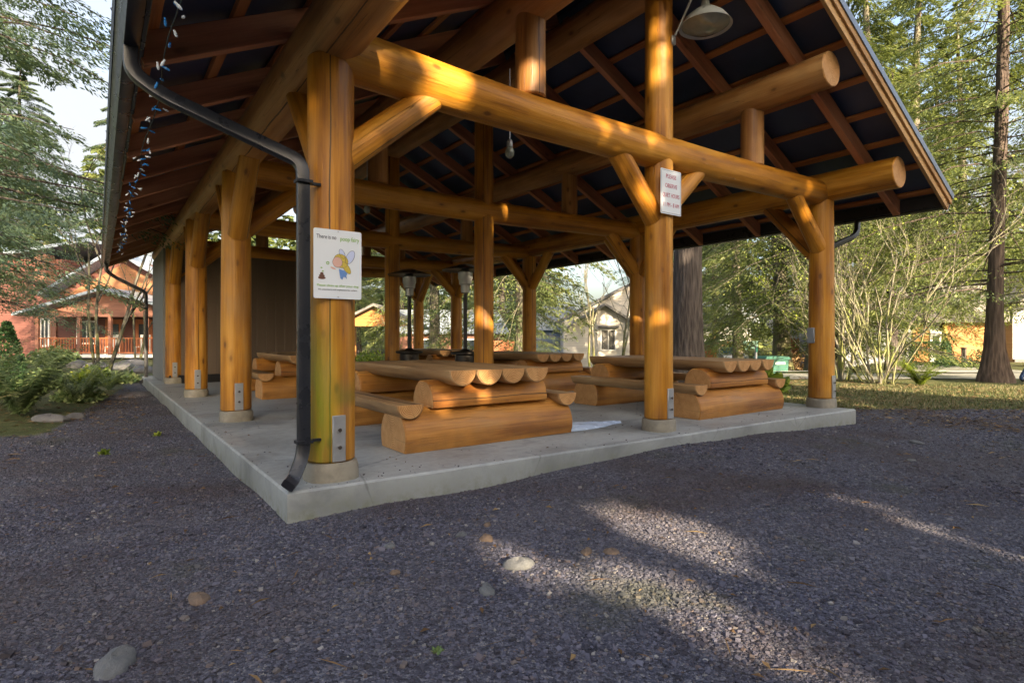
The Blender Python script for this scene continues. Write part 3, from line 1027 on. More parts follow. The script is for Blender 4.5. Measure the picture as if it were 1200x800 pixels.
# ------------------------------------------------------------------ picnic tables
def make_table(label, loc, rz):
    t = thing('picnic_table', label, 'picnic table', loc, rz, 'log picnic tables under the roof')
    TB = [M['table'], M['end']]
    for s in (-1, 1):
        mb = MB(); log(mb, [(-.96, s * .88, .112), (.96, s * .88, .112)], .268, .258, seg=44, lo=-.42, hi=.97, wob=.012)
        mb.build('support_log', TB, t)
        mb = MB(); log(mb, [(-.66, s * .88, .405), (.66, s * .88, .405)], .208, .20, seg=36, lo=-.2, hi=.96, wob=.015)
        mb.build('table_support', TB, t)
    for k in range(4):
        x = -.42 + k * .28
        mb = MB(); log(mb, [(x, -1.20 - .015 * (k % 2), .70), (x, 1.22, .70)], .141, .137, seg=30, hi=.03, wob=.015)
        mb.build('tabletop_log', [M['top'], M['end']], t)
    for s in (-1, 1):
        mb = MB(); log(mb, [(s * .90, -1.12, .415), (s * .90, 1.14, .415)], .128, .122, seg=28, hi=.03, wob=.02)
        mb.build('bench_log', [M['top'], M['end']], t)
    return t


tb = make_table('log picnic table nearest the camera, beside the sign post and the slab front', (3.09, 5.64, 0), 0)
dup(tb, (6.86, 5.42, 0), 0, 'log picnic table behind the middle front post, at the right front corner')
dup(tb, (3.10, 10.93, 0), 0, 'log picnic table by the dark board wall, seen left of the sign post')
dup(tb, (6.86, 9.15, 0), 0, 'log picnic table in the second row on the right, behind the nearest table')
dup(tb, (6.86, 12.7, 0), 0, 'log picnic table farthest back on the right side of the pavilion')


# ------------------------------------------------------------------ patio heaters
def make_heater(label, loc):
    t = thing('patio_heater', label, 'patio heater', loc, 0, 'black patio heaters')
    mb = MB(); lathe(mb, [(0, 0), (.25, 0), (.26, .03), (.25, .06), (.19, .09), (.18, .69), (.24, .70), (.262, .715), (.262, .735), (.24, .745), (.10, .762), (.05, .80)]); mb.build('tank_housing', M['bronze'], t)
    mb = MB(); lathe(mb, [(.036, .78), (.036, 1.70), (.03, 1.90)], seg=14); mb.build('pole', M['black'], t)
    mb = MB(); lathe(mb, [(.03, 1.78), (.075, 1.80), (.08, 1.93), (.11, 1.95), (.115, 2.02), (.13, 2.05), (.13, 2.16), (.06, 2.2)]); mb.build('burner', M['steel'], t)
    mb = MB(); lathe(mb, [(.05, 2.2), (.30, 2.21), (.41, 2.19), (.415, 2.20), (.30, 2.24), (.10, 2.30), (.0, 2.31)], seg=30); mb.build('reflector', M['black'], t)
    return t


hh = make_heater('black patio heater standing left, by the inner post farther back', (4.84, 10.05, 0))
dup(hh, (5.32, 8.78, 0), 0, 'black patio heater right of the other heater, next to the nearer inner post')


# ------------------------------------------------------------------ pendant lamp
t = thing('barn_lamp', 'grey green dome lamp on a bent conduit by the tall middle post', 'lamp', (5.22, 3.72, 4.30))
mb = MB(); lathe(mb, [(.035, .28), (.05, .20), (.075, .17), (.12, .155), (.20, .09), (.265, .0), (.272, -.008), (.262, -.004), (.19, .075), (.07, .135)], seg=36); mb.build('lamp_shade', M['lampwhite'], t)
mb = MB(); lathe(mb, [(.245, .012), (.17, -.035), (.08, -.055), (0, -.06)], seg=30); mb.build('lamp_lens', M['lampglass'], t)
mb = MB(); tube(mb, round_path([(-.22, .26, -.12), (-.20, .20, -.02), (-.13, .08, .28), (-.07, .02, .42), (0, 0, .44), (0, 0, .27)], .1, 6), .013, 10); mb.build('conduit', M['steel'], t)
mb = MB(); box(mb, (-.225, .26, -.12), (.07, .07, .10), bev=.01); tube(mb, [(-.225, .27, -.08), (-.225, .285, .8)], .011, 8); mb.build('junction_box', M['steel'], t)

for i, (x, y, z0, z1, lb) in enumerate([(3.55, 4.95, 3.85, 2.98, 'small caged pendant bulb on a cord behind the front beam'), (3.30, 8.3, 3.75, 2.95, 'small caged pendant bulb on a cord near the second row beam')]):
    t = thing('pendant_bulb', lb, 'lamp', (x, y, z1))
    mb = MB(); tube(mb, [(0, 0, .1), (0, 0, z0 - z1)], .006, 6); mb.build('cord', M['steel'], t)
    mb = MB(); lathe(mb, [(.02, .12), (.032, .10), (.034, .05), (.03, .04)], seg=14); mb.build('socket', M['steel'], t)
    mb = MB(); lathe(mb, [(.03, .045), (.05, -.01), (.045, -.05), (.02, -.075), (0, -.08)], seg=16); mb.build('bulb', M['lampglass'], t)

# ------------------------------------------------------------------ string of lights under the left eave
t = thing('light_string', 'string of small blue and white lights hanging under the left eave', 'string lights')
pts = []; rs = random.Random(5)
for k in range(150):
    y = 3.0 + 10.4 * k / 149
    pts.append(Vector((.335 + .02 * math.sin(y * 2.9), y, 2.70 - .05 * abs(math.sin(y * 1.31)) + rs.uniform(-.006, .006))))
mb = MB(); tube(mb, pts, .0035, 5); mb.build('cord', M['wire'], t)
mw = MB(); lathe(mw, [(0, -.035), (.007, -.028), (.009, -.012), (.006, 0), (.006, .014), (0, .014)], seg=8)
protos = [mw.build('light_bulb', M['bulb_w'], t), None]
mw = MB(); lathe(mw, [(0, -.035), (.007, -.028), (.009, -.012), (.006, 0), (.006, .014), (0, .014)], seg=8)
protos[1] = mw.build('light_bulb', M['bulb_b'], t)
for k in range(98):
    src = protos[k % 2]
    o = src if k < 2 else src.copy()
    if k >= 2:
        COL.objects.link(o); o.parent = t
    f = (k / 97) ** 1.0
    p = pts[min(149, int(f * 149))]
    o.location = p + Vector((rs.uniform(-.05, .05), rs.uniform(-.05, .05), rs.uniform(-.09, .03)))
    o.rotation_euler = (rs.uniform(-1.4, 1.4), rs.uniform(-1.4, 1.4), rs.uniform(0, 6))
    o.scale = (.95,) * 3

# ------------------------------------------------------------------ signs
def text_obj(body, size, width, mat, parent, loc, name):
    cu = bpy.data.curves.new(name, 'FONT'); cu.body = body; cu.align_x = 'CENTER'; cu.align_y = 'CENTER'; cu.size = size; cu.extrude = .0008
    o = bpy.data.objects.new(name, cu); COL.objects.link(o)
    dg = bpy.context.evaluated_depsgraph_get(); dg.update()
    me = bpy.data.meshes.new_from_object(o.evaluated_get(dg))
    bpy.data.objects.remove(o)
    xs_ = [v.co.x for v in me.vertices]; k = width / (max(xs_) - min(xs_)) if width else 1
    for v in me.vertices:                                   # lie in the x,z plane facing -y
        v.co = Vector((v.co.x * k, -v.co.z, v.co.y))
    me.materials.clear(); me.materials.append(mat)
    o = bpy.data.objects.new(name, me); COL.objects.link(o); o.parent = parent; o.location = loc
    return o


def plate(name, w, h, mat, parent, r=.012):
    mb = MB(); poly = []
    for sx, sz, a0 in ((1, 1, 0), (-1, 1, 90), (-1, -1, 180), (1, -1, 270)):
        for k in range(5):
            a = R(a0 + k * 22.5)
            poly.append((sx * (w / 2 - r) + r * math.cos(a), sz * (h / 2 - r) + r * math.sin(a)))
    prism(mb, poly, 0, .004)
    return mb.build(name, mat, parent, sharp=30)


def blob(mb, pts, y=-.0015):
    n = len(pts); mb.add([(x, y, z) for x, z in pts], [tuple(range(n))])


def ell(cx, cz, a, b, rot=0, n=24, t0=0, t1=360):
    out = []
    for k in range(n):
        t = R(t0 + (t1 - t0) * k / (n if t1 - t0 == 360 else n - 1)); x, z = a * math.cos(t), b * math.sin(t)
        out.append((cx + x * math.cos(R(rot)) - z * math.sin(R(rot)), cz + x * math.sin(R(rot)) + z * math.cos(R(rot))))
    return out


def outline(mb, pts, w=.0022, y=-.0022):
    n = len(pts)
    for i in range(n):
        p, q = Vector((pts[i][0], 0, pts[i][1])), Vector((pts[(i + 1) % n][0], 0, pts[(i + 1) % n][1]))
        d = (q - p)
        if d.length < 1e-6:
            continue
        s = Vector((-d.z, 0, d.x)).normalized() * w / 2
        mb.add([(v.x, y, v.z) for v in (p + s, p - s, q - s, q + s)], [(0, 1, 2, 3)])


sg = thing('notice_sign', 'white notice with green lettering and cartoon fairy on the corner post', 'sign', (1.348, 3.918, 1.505))
plate('sign_panel', .335, .475, M['sign'], sg)
text_obj('There is no', .04, .135, M['txt_dark'], sg, (-.080, -.001, .182), 'lettering')
text_obj('poop fairy', .042, .135, M['txt_green'], sg, (.082, -.001, .178), 'lettering')
text_obj('Please clean up after your dog', .022, .29, M['txt_green'], sg, (0, -.001, -.148), 'lettering')
text_obj("It's unsanitary and unpleasant for others", .014, .27, M['txt_dark'], sg, (0, -.001, -.176), 'lettering')
ink = MB()
for cx, cz, a, b, ro in ((.085, .055, .052, .026, 62), (.028, .075, .034, .018, 115)):
    mb = MB(); blob(mb, ell(cx, cz, a, b, ro), -.0012); mb.build('wing_picture', M['ink_wing'], sg, smooth=False)
    outline(ink, ell(cx, cz, a, b, ro))
mb = MB(); blob(mb, ell(.02, .025, .052, .046, -30), -.0018); blob(mb, ell(.058, -.02, .048, .02, -55), -.0019); mb.build('hair_picture', M['ink_yellow'], sg, smooth=False)
outline(ink, ell(.02, .025, .052, .046, -30), .0016, -.0024); outline(ink, ell(.058, -.02, .048, .02, -55), .0016, -.0025)
mb = MB(); blob(mb, ell(-.005, .015, .034, .036), -.0028); blob(mb, ell(-.035, -.028, .02, .006, -20), -.0028); mb.build('face_picture', M['ink_skin'], sg, smooth=False)
outline(ink, ell(-.005, .015, .034, .036), .0016, -.0032)
mb = MB(); blob(mb, [(.005, -.03), (.045, -.04), (.065, -.06), (.058, -.075), (.062, -.10), (.050, -.085), (.036, -.085), (.030, -.105), (.016, -.095), (.010, -.07)], -.0026); mb.build('dress_picture', M['ink_blue'], sg, smooth=False)
mb = MB()
for cz, a in ((-.098, .026), (-.084, .020), (-.070, .012)):
    blob(mb, ell(-.112, cz, a, .010), -.0012 - a * .01)
mb.build('heap_picture', M['ink_brown'], sg, smooth=False)
mb = MB(); outline(mb, ell(-.072, .005, .010, .010, 0, 5), .005); outline(mb, ell(-.115, -.03, .006, .003, 0, 4), .004); outline(mb, ell(-.105, -.052, .004, .004, 0, 4), .004); mb.build('sparkle_picture', M['txt_green'], sg, smooth=False)
ink.build('outline_picture', M['txt_dark'], sg, smooth=False)
mb = MB()
for z in (.225, -.225):
    tube(mb, [(0, .001, z), (0, -.004, z)], .005, 8)
mb.build('screw', M['steel'], sg)

sg = thing('notice_sign', 'white sign with red quiet hours lettering high on the middle front post', 'sign', (4.905, 3.918, 2.53))
plate('sign_panel', .33, .47, M['sign'], sg)
mb = MB()
outline(mb, [(-.152, .222), (.152, .222), (.152, -.222), (-.152, -.222)], .004, -.001); mb.build('border', M['flash'], sg, smooth=False)
text_obj('PLEASE', .062, .165, M['txt_red'], sg, (0, -.001, .160), 'lettering')
text_obj('OBSERVE', .062, .19, M['txt_red'], sg, (0, -.001, .062), 'lettering')
text_obj('QUIET HOURS', .062, .27, M['txt_red'], sg, (0, -.001, -.038), 'lettering')
text_obj('11 PM - 8 AM', .062, .25, M['txt_red'], sg, (0, -.001, -.138), 'lettering')

# ------------------------------------------------------------------ vegetation generators
SUN = Vector((-.15, -1.0, 0)).normalized() * math.cos(R(20)) + Vector((0, 0, math.sin(R(20))))
LIT = [(1.61, 3.93, 3.03, .1), (1.77, 3.93, 3.11, .07), (1.72, 3.93, 2.97, .06), (2.02, 3.93, 3.1, .05), (2.3, 3.93, 2.99, .1), (2.38, 3.93, 2.93, .08), (2.5, 3.93, 3.15, .07), (2.9, 3.93, 2.98, .07), (3.04, 3.93, 3.3, .11), (3.04, 3.93, 3.2, .08), (3.9, 3.93, 3.0, .09), (4.09, 3.93, 3.08, .08), (4.25, 3.93, 3.14, .06), (4.63, 3.93, 3.02, .08), (4.72, 3.93, 3.09, .08), (2.02, 3.93, 2.79, .08), (2.07, 3.93, 2.9, .08), (1.61, 3.93, 2.43, .05), (7.73, 3.93, 2.96, .14), (7.96, 3.93, 3.07, .1), (4.16, 3.93, 2.76, .06), (4.97, 3.93, 2.91, .04), (4.76, 3.93, 1.27, .13), (4.7, 3.93, 1.09, .1), (3.73, 3.93, 2.84, .05), (7.85, 3.93, 2.68, .1), (2.71, 4.4, .67, .12), (2.99, 4.4, .68, .12), (2.41, 4.4, .54, .09), (2.53, 4.4, .47, .07), (2.96, 4.4, .49, .07), (2.96, 4.4, .41, .06), (2.26, 4.4, .37, .07), (2.44, 4.4, .3, .05), (2.44, 6.3, .13, .08), (2.04, 9.9, .39, .12), (2.46, 9.9, .06, .07), (2.2, 9.9, .22, .06), (8.32, 3.7, -.09, .14), (7.95, 3.7, -.1, .1), (2.09, 5.25, 0, .12), (5.24, 5.36, 0, .07), (5.54, 5.05, 0, .07), (4.99, 5.75, 0, .06), (2.9, 2.84, -.22, .1), (2.95, 2.54, -.22, .14), (2.91, 2.24, -.22, .16), (2.87, 1.97, -.22, .1), (2.09, 2.04, -.22, .1), (2.1, 1.8, -.22, .13), (2.23, 1.71, -.22, .15), (2.19, 1.46, -.22, .16), (2.19, 1.31, -.22, .12), (4.57, 2.03, -.22, .06), (4.42, 1.74, -.22, .08), (4.21, 1.42, -.22, .1), (4.11, 1.17, -.22, .1), (4.06, .96, -.22, .07), (1.88, 2.77, -.22, .1), (1.8, 2.41, -.22, .1), (1.85, 2.56, -.22, .08), (2.65, 2.79, -.22, .05), (-.78, 9.02, -.22, .2), (2.74, 1.99, -.22, .1), (2.05, 1.29, -.22, .06)]  # chosen sun spots; shade tree leaves standing in their sun are thinned out


def conifer_arrays(seed, H, cb, Rr, nb, per, ll=.2, lw=.05, droop=.4, tr=.25, rise=.12, spread=.3, flare=1.5, pw=1.0):
    r = np.random.default_rng(seed)
    t = (np.arange(nb) + r.random(nb)) / nb
    t = t ** pw
    z = cb + (H - cb) * t
    L = Rr * ((1 - t) ** .75 * .92 + .06) * (.62 + .5 * r.random(nb))
    az = r.random(nb) * 6.283
    dx = np.stack([np.cos(az), np.sin(az), 0 * az], -1); sd = np.stack([-np.sin(az), np.cos(az), 0 * az], -1)
    dr = droop * (.6 + .8 * r.random(nb)); rs_ = rise * (.2 + 1.4 * r.random(nb))
    s = r.random((nb, per)) ** .65 * .95 + .07
    w = (spread * L)[:, None] * (1.05 - s * .7) * (r.random((nb, per)) * 2 - 1)
    zz = z[:, None] + L[:, None] * (rs_[:, None] * s - dr[:, None] * s ** 2) - np.abs(w) * .28 - r.random((nb, per)) * .05 * L[:, None]
    P = dx[:, None, :] * (L[:, None] * s)[..., None] + sd[:, None, :] * w[..., None]
    P[..., 2] += zz
    D = dx[:, None, :] * .6 + sd[:, None, :] * (np.sign(w) * .55)[..., None] + np.array([0, 0, -.42]) + (r.random((nb, per, 3)) - .5) * .75
    D /= np.linalg.norm(D, axis=-1, keepdims=True)
    U = np.cross(D, np.array([0, 0, 1.0]) + (r.random((nb, per, 3)) - .5) * 1.3)
    U /= np.linalg.norm(U, axis=-1, keepdims=True) + 1e-6
    l = ll * (.55 + .8 * r.random((nb, per)))[..., None]; wd = lw * (.6 + .7 * r.random((nb, per)))[..., None]
    Q = np.stack([P, P + D * l * .45 + U * wd, P + D * l, P + D * l * .5 - U * wd], 2)
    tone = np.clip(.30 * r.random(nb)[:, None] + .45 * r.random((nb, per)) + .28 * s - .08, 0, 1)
    Q = Q.reshape(-1, 4, 3); tone = np.repeat(tone.reshape(-1), 4).reshape(-1, 4)
    # wood: trunk and limbs
    mb = MB()
    n = 14; ph = r.random(4) * 6.28
    rings = [0, .15, .4, .9, 1.8, 3.2, 5, 7, 10, 14, 18, 24, 30]
    rings = [q for q in rings if q < H - .5] + [H]
    V, F = [], []
    bx = lambda q: .10 * math.sin(q * .35 + ph[0]); by = lambda q: .10 * math.sin(q * .3 + ph[1])
    for k, q in enumerate(rings):
        rad = tr * (1 - q / H) ** .8 * (1 + (flare - 1) * math.exp(-q / .6)) + .015
        for i in range(n):
            a = 2 * PI * i / n
            w_ = 1 + .10 * math.sin(3 * a + ph[2]) * math.exp(-q / 1.2) + .04 * math.sin(5 * a + ph[3] + q)
            V.append((bx(q) + rad * w_ * math.cos(a), by(q) + rad * w_ * math.sin(a), q - (.25 if k == 0 else 0)))
    for k in range(len(rings) - 1):
        for i in range(n):
            j = (i + 1) % n
            F.append((k * n + i, k * n + j, (k + 1) * n + j, (k + 1) * n + i))
    mb.add(V, F)
    for i in range(nb):
        pts = []
        for q in (0, .3, .65, 1.0):
            pts.append(dx[i] * L[i] * q + np.array([bx(z[i]) * (1 - q), by(z[i]) * (1 - q), z[i] + L[i] * (rs_[i] * q - dr[i] * q * q)]))
        tube(mb, pts, +.008 + .006 * L[i], 4, 0, caps=False, r1=.005)
    return Q, tone, mb


def conifer(label, loc, seed, leafm='leaf', barkm='bark', name='conifer', cat='tree', group='conifers around the pavilion', prune=False, **kw):
    t = thing(name, label, cat, loc, random.Random(seed).uniform(0, 6.28) if not prune else 0, group)
    Q, tone, mb = conifer_arrays(seed, **kw)
    if prune:
        prng = np.random.default_rng(seed); C = Q.mean(1) + np.array(loc); S = np.array(SUN); keep = np.ones(len(C), bool)
        for x, y, z, rad in LIT:
            d = C - np.array([x, y, z]); al = d @ S
            dist = np.linalg.norm(d - al[:, None] * S, axis=1)
            keep &= (dist > (rad * .85 + .075 if z > -.1 else (rad * 1.05 + .10 if x < 3.5 else .145))) | (prng.random(len(C)) < (.10 if z > -.1 else .13))
        Q, tone = Q[keep], tone[keep]
    n = len(Q)
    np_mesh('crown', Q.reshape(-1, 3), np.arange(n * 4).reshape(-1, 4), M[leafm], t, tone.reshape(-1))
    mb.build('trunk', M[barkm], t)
    return t


def place(t, label, lat, d, sc=1.0, rz=None):
    p = W(lat, d); z = gh(p.x, p.y)
    return dup(t, (p.x, p.y, z), rz if rz is not None else (lat * 7.7 + d) % 6.28, label, scale=sc)


def L_(px, d):
    return (px - 600) / 671.6 * d


def at(px, d):
    p = W(L_(px, d), d); return (p.x, p.y, gh(p.x, p.y))


# base kinds, each placed once and then copied
big = conifer('massive dark cedar trunk rising close behind the back of the right picnic table', at(805, 15.6), 21, 'leaf', 'bark', H=26, cb=6.5, Rr=4.2, nb=150, per=110, ll=.26, lw=.055, tr=.40, droop=.45)
fir = conifer('tall fir with reddish trunk and long open boughs at the right edge of the lawn', at(1170, 15.6), 22, 'leaf', 'bark_red', H=24, cb=2.3, Rr=4.8, nb=200, per=520, ll=.125, lw=.019, tr=.175, droop=.36, rise=.10, spread=.24, flare=2.6)
ced = conifer('bushy drooping cedar between the shrub and the red fence', at(912, 25), 23, 'leaf', 'bark_moss', H=21, cb=2.2, Rr=4.0, nb=190, per=270, ll=.17, lw=.027, tr=.34, droop=.5)
den = conifer('dense young conifer right behind the bare many stemmed shrub', at(1045, 23), 24, 'leaf', 'bark', H=12, cb=.8, Rr=3.2, nb=180, per=230, ll=.14, lw=.021, tr=.2, droop=.4)
blu = conifer('dark bluish fir hanging its boughs at the left edge beside the eave', at(-120, 9.3), 25, 'leaf_blue', 'bark', H=17, cb=2.4, Rr=4.6, nb=210, per=760, ll=.10, lw=.0165, tr=.26, droop=.28, spread=.24)
G = []
for lb, px, d, base, sc in [
    ('slender conifer left of the mossy trunked cedar, beyond the parked car', 863, 31, ced, .8),
    ('tall cedar with sun dappled trunk behind the rear right post', 611, 23, ced, 1.0),
    ('pale trunked conifer seen between the two patio heaters', 509, 31, ced, .9),
    ('tall cedar whose top fills the sky just right of the roof rake', 955, 21, ced, 1.1),
    ('conifer with yellowish green boughs right of the roof corner', 1015, 30, ced, 1.15),
    ('conifer behind the orange sided garage', 1125, 37, ced, 1.1),
    ('conifer overhanging the grey sided house at the right edge', 1215, 24, ced, 1.0),
    ('dense young conifer between the right post and the bare shrub', 985, 21.5, den, .95),
    ('cedar rising behind the orange garage, left of the fir trunk', 1098, 38, ced, 1.0),
    ('low bushy conifer left of the inner post, behind the tan roofed shelter', 418, 45, den, 1.2),
    ('bushy conifer with hanging green boughs behind the rear right post', 624, 29, den, .62),
    ('bushy conifer behind the wooden gate shelter', 838, 44, den, 1.4),
    ('dark fir behind the porch house chimney wall', 25, 46, blu, 1.4),
    ('blue green fir overhanging the left gable of the porch house', -60, 20, blu, 1.0),
    ('dark fir just beyond the far left end of the roof', 150, 47, blu, 1.35),
    ('distant fir seen between the cream house and the dark cedar trunk', 786, 56, blu, 1.4),
    ('distant fir left of the cream house', 590, 52, blu, 1.3),
    ('distant fir seen over the tan roofed shelter', 470, 50, blu, 1.3),
    ('distant fir right of the mossy trunked cedar', 940, 47, ced, 1.2),
    ('tall dark cedar filling the gap above the bare shrub', 1075, 34, ced, 1.25),
]:
    place(base, lb, L_(px, d), d, sc)

# unseen trees added behind the viewpoint to throw dappled shade, crowns opened toward LIT
k = 0
SHADE = [(-4.6, -10.5, 10.5, 3.0, 'unseen shade conifer added across the yard, farthest west of the near row'), (-1.3, -11.6, 11, 3.0, 'unseen shade conifer added across the yard, second from the west in the near row'), (1.6, -10.2, 11.5, 3.0, 'unseen shade conifer added across the yard facing the corner post'), (4.5, -11.4, 13, 3.3, 'unseen shade conifer added across the yard facing the middle post'),
         (7.2, -10.3, 10.5, 2.6, 'unseen shade conifer added across the yard facing the right post'), (-2.1, -14.6, 13.5, 3.6, 'unseen conifer added in the second row behind the western shade trees'), (3.2, -15.0, 15, 3.4, 'unseen conifer added in the second row behind the middle shade trees'), (6.0, -14.4, 14, 3.0, 'unseen conifer added in the second row behind the eastern shade trees'),
         (10.3, -11.6, 13.5, 2.3, 'unseen shade conifer added across the yard at the east end of the near row'),
         (-13.0, -38, 31, 4.4, 'very tall unseen conifer added for shade far behind the yard on the west'), (-7.5, -41, 31, 4.2, 'very tall unseen conifer added for shade far behind the yard, east of its twin'), (18.0, -9.5, 11, 1.8, 'lone unseen conifer added to shade the lawn fir from the south')]
for (x, y, H, Rr, lb) in SHADE:
    k += 1
    near_ = y > -16 and x < 10
    conifer(lb, (x, y, gh(x, y)), 60 + k, 'leaf', 'bark', prune=True, group='unseen shade conifers added across the yard', H=H, cb=.4, Rr=Rr, nb=(230 if near_ else 150), per=(150 if near_ else 60), ll=(.34 if near_ else .6), lw=(.11 if near_ else .18), tr=.25, droop=.35, spread=.42, pw=1.0)


# far woods (reads as one mass)
def far_woods():
    r = np.random.default_rng(77)
    Vs, Fs, Ts = [], [], []; o = 0
    for i in range(75):
        d = 58 + 45 * r.random(); lat = -75 + 165 * (i + r.random()) / 75
        if .075 < lat / d < .25:
            continue
        p = W(lat, d)
        Q, tone, mb = conifer_arrays(500 + i % 9, H=15 + 12 * r.random(), cb=.5, Rr=3.8 + 2 * r.random(), nb=60, per=26, ll=1.0, lw=.30, droop=.4, spread=.4)
        Q = Q + np.array([p.x, p.y, gh(p.x, p.y)])
        Vs.append(Q.reshape(-1, 3)); Ts.append(tone.reshape(-1) * .8 + .2 * r.random())
    V = np.concatenate(Vs)
    w = np_mesh('far_woods', V, np.arange(len(V)).reshape(-1, 4), M['leaf'], tone=np.concatenate(Ts))
    tag(w, 'far mass of evergreen woods behind the houses', 'woods'); kind(w, 'stuff')


far_woods()


# bare trees and shrubs
def bare(mb, r, p, d, L, rad, depth, split=(2, 3), spread=.45, up=.12, seg=5, wig=.14):
    n = 4
    pts = [p.copy()]; dd = d.copy()
    for k in range(n):
        dd = (dd + Vector((r.uniform(-wig, wig), r.uniform(-wig, wig), r.uniform(-wig, wig) + up * .35))).normalized()
        pts.append(pts[-1] + dd * (L / n))
    tube(mb, pts, rad, seg if depth > 1 else 3, 0, caps=False, r1=rad * .55)
    if depth <= 0:
        return
    for k in range(r.randint(*split)):
        q = r.uniform(.35, 1.0)
        i = min(n - 1, int(q * n)); b = pts[i].lerp(pts[i + 1], q * n - i)
        nd = (dd + Vector((r.uniform(-1, 1), r.uniform(-1, 1), r.uniform(-.5, .7))) * spread * 1.3).normalized()
        bare(mb, r, b, nd, L * r.uniform(.5, .75), rad * r.uniform(.38, .55), depth - 1, split, spread, up, seg, wig)


def bare_tree(label, loc, seed, stems, H, rad, mat, name='bare_tree', depth=4, lean=.35, split=(2, 3), leaves=0, cat='tree', group='leafless trees and shrubs', base=.2, wig=.14):
    t = thing(name, label, cat, loc, 0, group)
    r = random.Random(seed); mb = MB()
    for k in range(stems):
        a = 6.283 * k / max(1, stems) + r.uniform(-.4, .4); l = lean * r.uniform(.3, 1.1)
        d = Vector((math.cos(a) * l, math.sin(a) * l, 1)).normalized()
        p = Vector((math.cos(a) * base * r.random(), math.sin(a) * base * r.random(), -.1)) if stems > 1 else Vector((0, 0, -.1))
        bare(mb, r, p, d, H * r.uniform(.40, .62), rad * r.uniform(.6, 1.1), depth, split, wig=wig)
    o = mb.build('stems' if stems > 1 else 'trunk', mat, t)
    if leaves:
        V = np.array(mb.v); rr_ = np.random.default_rng(seed)
        z = V[:, 2]; pool = V[z > H * .3]
        P = pool[rr_.integers(0, len(pool), leaves)] + rr_.normal(0, .05, (leaves, 3))
        D = rr_.normal(0, 1, (leaves, 3)) + np.array([0, 0, -.3]); D /= np.linalg.norm(D, axis=1, keepdims=True)
        U = np.cross(D, rr_.normal(0, 1, (leaves, 3))); U /= np.linalg.norm(U, axis=1, keepdims=True)
        l = .05 * (.6 + rr_.random((leaves, 1)))
        Q = np.stack([P, P + D * l * .5 + U * l * .3, P + D * l, P + D * l * .5 - U * l * .3], 1)
        np_mesh('leaves', Q.reshape(-1, 3), np.arange(leaves * 4).reshape(-1, 4), M['leaf_yel'], t, np.repeat(rr_.random(leaves), 4))
    return t


bare_tree('big leafless shrub of many mossy stems on the lawn right of the pavilion', at(1030, 15.0), 3, 17, 5.6, .036, M['twig'], 'shrub', 5, .6, (2, 3), 1500, 'shrub', base=.35, wig=.30)
bare_tree('bushy half leafless shrub between the pavilion post and the big mossy shrub', at(965, 19.5), 31, 6, 4.6, .03, M['twig'], 'shrub', 4, .5, (2, 3), 3200, 'shrub', wig=.28)
bare_tree('smaller pale stemmed shrub just left of the big mossy shrub', at(988, 16.2), 8, 5, 4.6, .05, M['twig'], 'shrub', 4, .32, (2, 3), 0, 'shrub')
bare_tree('leafless grey tree in front of the cream house window', at(694, 27), 12, 2, 8.0, .10, M['twig'], depth=5, lean=.12, split=(2, 3))
bare_tree('leafless tree with spreading branches above the cream house roof', at(728, 33), 15, 2, 9.5, .11, M['twig'], depth=5, lean=.25)
bare_tree('young twin stemmed bare tree in front of the porch house', at(116, 18.5), 17, 3, 7.5, .075, M['twig_d'], depth=4, lean=.22, split=(2, 3))
bare_tree('thin bare tree beyond the far left roof corner', at(160, 27), 19, 2, 7.0, .06, M['twig_d'], depth=4, lean=.25, leaves=500)
bare_tree('bare shrub by the left edge of the tan roofed shelter', at(452, 24), 23, 6, 3.0, .025, M['twig'], 'shrub', 3, .5, (2, 3), 500, 'shrub')


# ferns and small plants
def fern(label, loc, seed, n=34, L=.95, mat='fern', wid=.11, group='ferns and small plants', name='fern', cat='fern'):
    r = np.random.default_rng(seed); Vs, Ts = [], []
    rr_ = random.Random(seed)
    for k in range(n):
        a = rr_.uniform(0, 6.28); l = L * rr_.uniform(.6, 1.1); lift = rr_.uniform(.42, 1.12)
        dx = np.array([math.cos(a), math.sin(a), 0]); sd = np.array([-math.sin(a), math.cos(a), 0])
        m = 26; s = np.linspace(.06, 1, m)
        C = dx * (l * (s * .35 + s ** 2 * (.75 - .45 * lift)))[:, None] + np.array([0, 0, 1.0]) * (l * (s * (.35 + .85 * lift) - s ** 2.8 * (.22 + .16 * lift)))[:, None]
        w = wid * l * np.sin(np.clip(s * 1.05 + .12, 0, 1) * PI) ** .6 * 1.1
        tn = rr_.random()
        for sg_ in (-1, 1):
            P = C; D = sd * sg_ + dx * .35 + np.array([0, 0, -.25]) + r.normal(0, .10, (m, 3))
            D /= np.linalg.norm(D, axis=1, keepdims=True)
            Tn = dx * (l / m * .42)
            Q = np.stack([P - Tn * .6, P + D * w[:, None] * .5 - Tn, P + D * w[:, None], P + D * w[:, None] * .4 + Tn], 1)
            Vs.append(Q.reshape(-1, 3)); Ts.append(np.repeat(np.clip(tn * .7 + .3 * r.random(m), 0, 1), 4))
    V = np.concatenate(Vs)
    o = np_mesh(name, V, np.arange(len(V)).reshape(-1, 4), M[mat], tone=np.concatenate(Ts))
    o.location = loc
    return tag(o, label, cat, group)


def ppos(px, d, dz=0.0):
    q = at(px, d); return (q[0], q[1], q[2] + dz)


